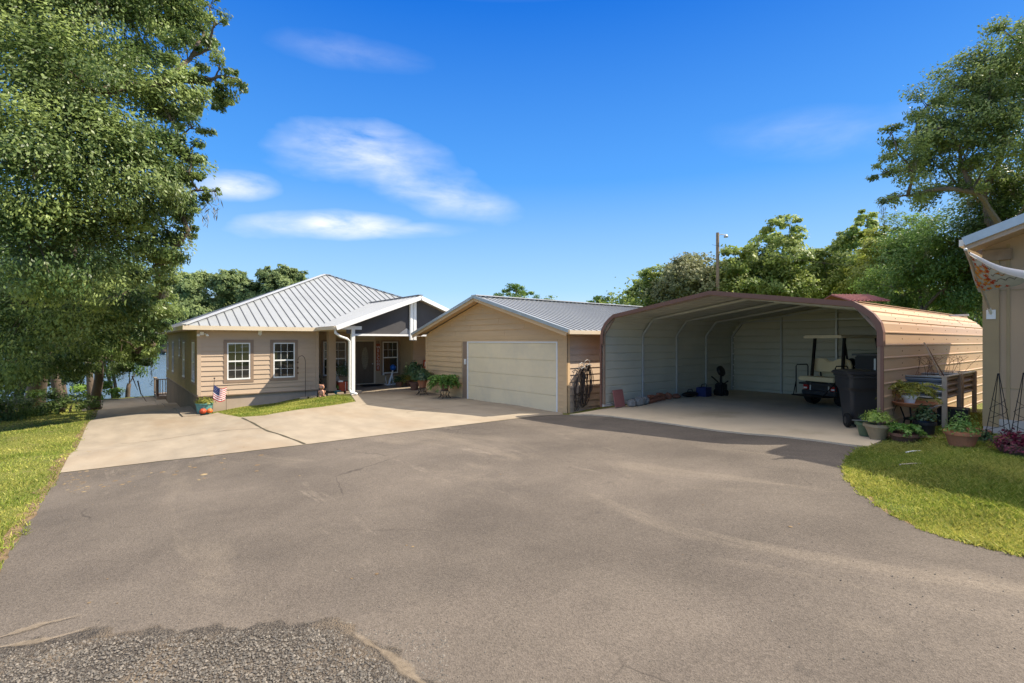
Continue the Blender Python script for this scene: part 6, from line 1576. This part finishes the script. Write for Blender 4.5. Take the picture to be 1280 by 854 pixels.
# trees glimpsed over the garage and carport
spawn_tree('garden_tree', 'small round tree crown showing above the garage ridge', gb3(642, 48), B([(645,362,48,1.0),(632,368,48,.8),(655,366,49,.8),(622,371,48,.5),(645,380,48,1.6)]), .2, 900, 'leaf_mid', tr=.2, seed=60, group='trees behind the garage')
spawn_tree('garden_tree', 'tiny treetop barely above the garage roof', gb3(680, 55), B([(678,375,55,.9),(685,374,55,.6),(680,385,55,1.6)]), .2, 700, 'leaf_mid', tr=.15, seed=61, group='trees behind the garage')
spawn_tree('garden_tree', 'low dark treetop right of the garage roof end', gb3(756, 50), B([(752,369,50,.8),(742,374,50,.6),(762,372,50,.6),(752,382,50,1.2)]), .2, 800, 'leaf_mid', tr=.2, seed=62, group='trees behind the garage')
specs = [
 ('dark tree starting the row behind the carport', 818, 50, [(818,343,1.2),(806,352,1.2),(830,346,1.2),(824,362,1.8),(800,366,1.3),(838,372,1.8),(786,372,.8)], 'leaf_wood'),
 ('pale olive tree left of the utility pole', 860, 46, [(852,345,2.2),(872,338,1.9),(886,350,2.0),(850,362,2.4),(838,366,1.8),(880,368,2.3)], 'leaf_olive'),
 ('light green tree right of the utility pole', 925, 44, [(925,325,1.6),(915,340,1.7),(935,340,1.7),(920,362,2.2),(940,360,2.2)], 'leaf_wood'),
 ('tall double topped tree in the middle of the row', 975, 44, [(964,283,.9),(985,279,1.0),(960,300,1.4),(988,300,1.4),(956,324,1.7),(990,324,1.8),(965,348,2.2),(1000,348,2.2),(943,312,.9),(1010,318,1.0),(975,362,2.2)], 'leaf_wood'),
 ('mid green tree behind the red roof', 1035, 46, [(1030,325,1.2),(1042,340,1.7),(1020,350,1.9),(1052,303,1.1),(1044,318,1.3),(1035,362,2.0)], 'leaf_wood'),
 ('tall tree with an upright top right of the red roof', 1078, 44, [(1070,290,1.0),(1084,270,.9),(1090,285,1.0),(1062,306,1.2),(1086,303,1.4),(1075,328,1.8),(1060,350,2.0),(1100,340,1.9)], 'leaf_wood'),
 ('yellow green tree in front of the dark oaks', 1105, 38, [(1108,300,1.3),(1098,315,1.3),(1118,318,1.4),(1105,345,1.9),(1085,352,1.8)], 'leaf_lime')]
for i, (lab, px, D, bl, mm) in enumerate(specs):
    spawn_tree('woodland_tree', lab, gb3(px, D), B([(a, b, D+((j*7) % 5)-2, r_*1.0) for j, (a, b, r_) in enumerate(bl)]), .27, 620, mm, tr=.25, group='trees behind the carport', seed=70+i, spread=.24, sprays=1.5, nbk=.55, asp=.6, bark='bark_pale')
# darker mass of oaks behind the shed, hung with moss
spawn_tree('mossy_oak', 'dense dark oak hung with grey moss behind the carport end', gb3(1150, 30), B([(1150,300,29,1.8),(1130,330,30,1.8),(1170,325,28,1.8),(1195,300,27,1.6),(1150,360,30,1.9),(1185,360,28,1.9),(1115,360,32,1.7),(1210,340,27,1.8),(1225,285,26,1.5),(1135,285,31,1.2),(1215,385,28,1.5)]), .16, 1500, 'leaf_mid', tr=.4, seed=90, group='oaks at the right', moss=.35, spread=.32, nbk=.45)
spawn_tree('mossy_oak', 'shaded oak behind the shed roof', gb3(1260, 27), B([(1240,270,26,1.8),(1265,290,25,1.9),(1290,250,25,2.0),(1250,320,26,1.9),(1285,330,26,2.0)]), .16, 1300, 'leaf_dark', tr=.4, seed=91, group='oaks at the right', moss=.3, spread=.27)
O_ = B([(1120,190,23,.85),(1105,215,23,.6),(1112,165,23.5,.6),(1145,165,24,1.0),(1160,130,24,1.0),(1140,215,23,.9),(1135,245,24,.8),(1175,160,23,1.1),(1190,110,24,1.1),(1205,140,23,1.1),(1215,85,24,1.0),(1235,110,23,1.2),(1170,205,24,1.0),(1200,190,23,1.0),(1225,165,23,1.1),(1250,75,23,1.2),(1262,45,23,.9),(1280,60,23,1.3),(1260,140,22,1.3),(1240,205,23,.9),(1275,190,22,1.3),(1165,245,25,.9),(1195,230,24,.7),(1110,250,24,.5),(1300,120,22,1.6),(1320,60,22,1.8),(1330,190,22,1.8),(1215,240,23,.6),(1250,110,24,1.3),(1230,140,24,1.2),(1270,90,25,1.4),(1255,165,24,1.2),(1222,120,25,1.0),(1185,180,24.5,1.0),(1150,195,24,.8),(1270,230,25,1.3),(1235,230,25,1.0),(1200,225,25,.9)])
spawn_tree('spreading_oak', 'open spreading oak with visible limbs high over the shed', gb3(1275, 25), O_, .14, 1500, 'leaf_oak', bark='bark_pale', tr=.38, seed=95, group='oaks at the right', spread=.33, sprays=1.3, nbk=.4, moss=.12, trunk_top=7.0)
# understory filling behind the carport
bl = [(*pt(px, 50+random.uniform(-3, 6), 378+random.uniform(-14, 10)), random.uniform(2.2, 3.2)) for px in range(780, 1300, 16)]
P = []; T_ = []
for (bx, by, bz, br) in bl:
    n = 1500; P.append(np.array([bx, by, bz-.5]) + RNG.normal(size=(n, 3))*np.array([br*.5, br*.6, br*.4])); T_.append(np.full(n, RNG.random()*.8))
P = np.concatenate(P); v, q, tt = leaves(P, .32, .3, .6, 78, 0, None, np.concatenate(T_)); o = npobj('thicket', v, q, 'leaf_wood', None, tt); prop(o, 'undergrowth between the trunks behind the carport', kind='stuff')

split_islands({'corner_trim', 'corner_board', 'soffit', 'gutter', 'rake_board', 'rake_trim', 'fascia', 'entry_post', 'drip_edge', 'side_panel', 'mount', 'porch_ceiling', 'weather_strip'})
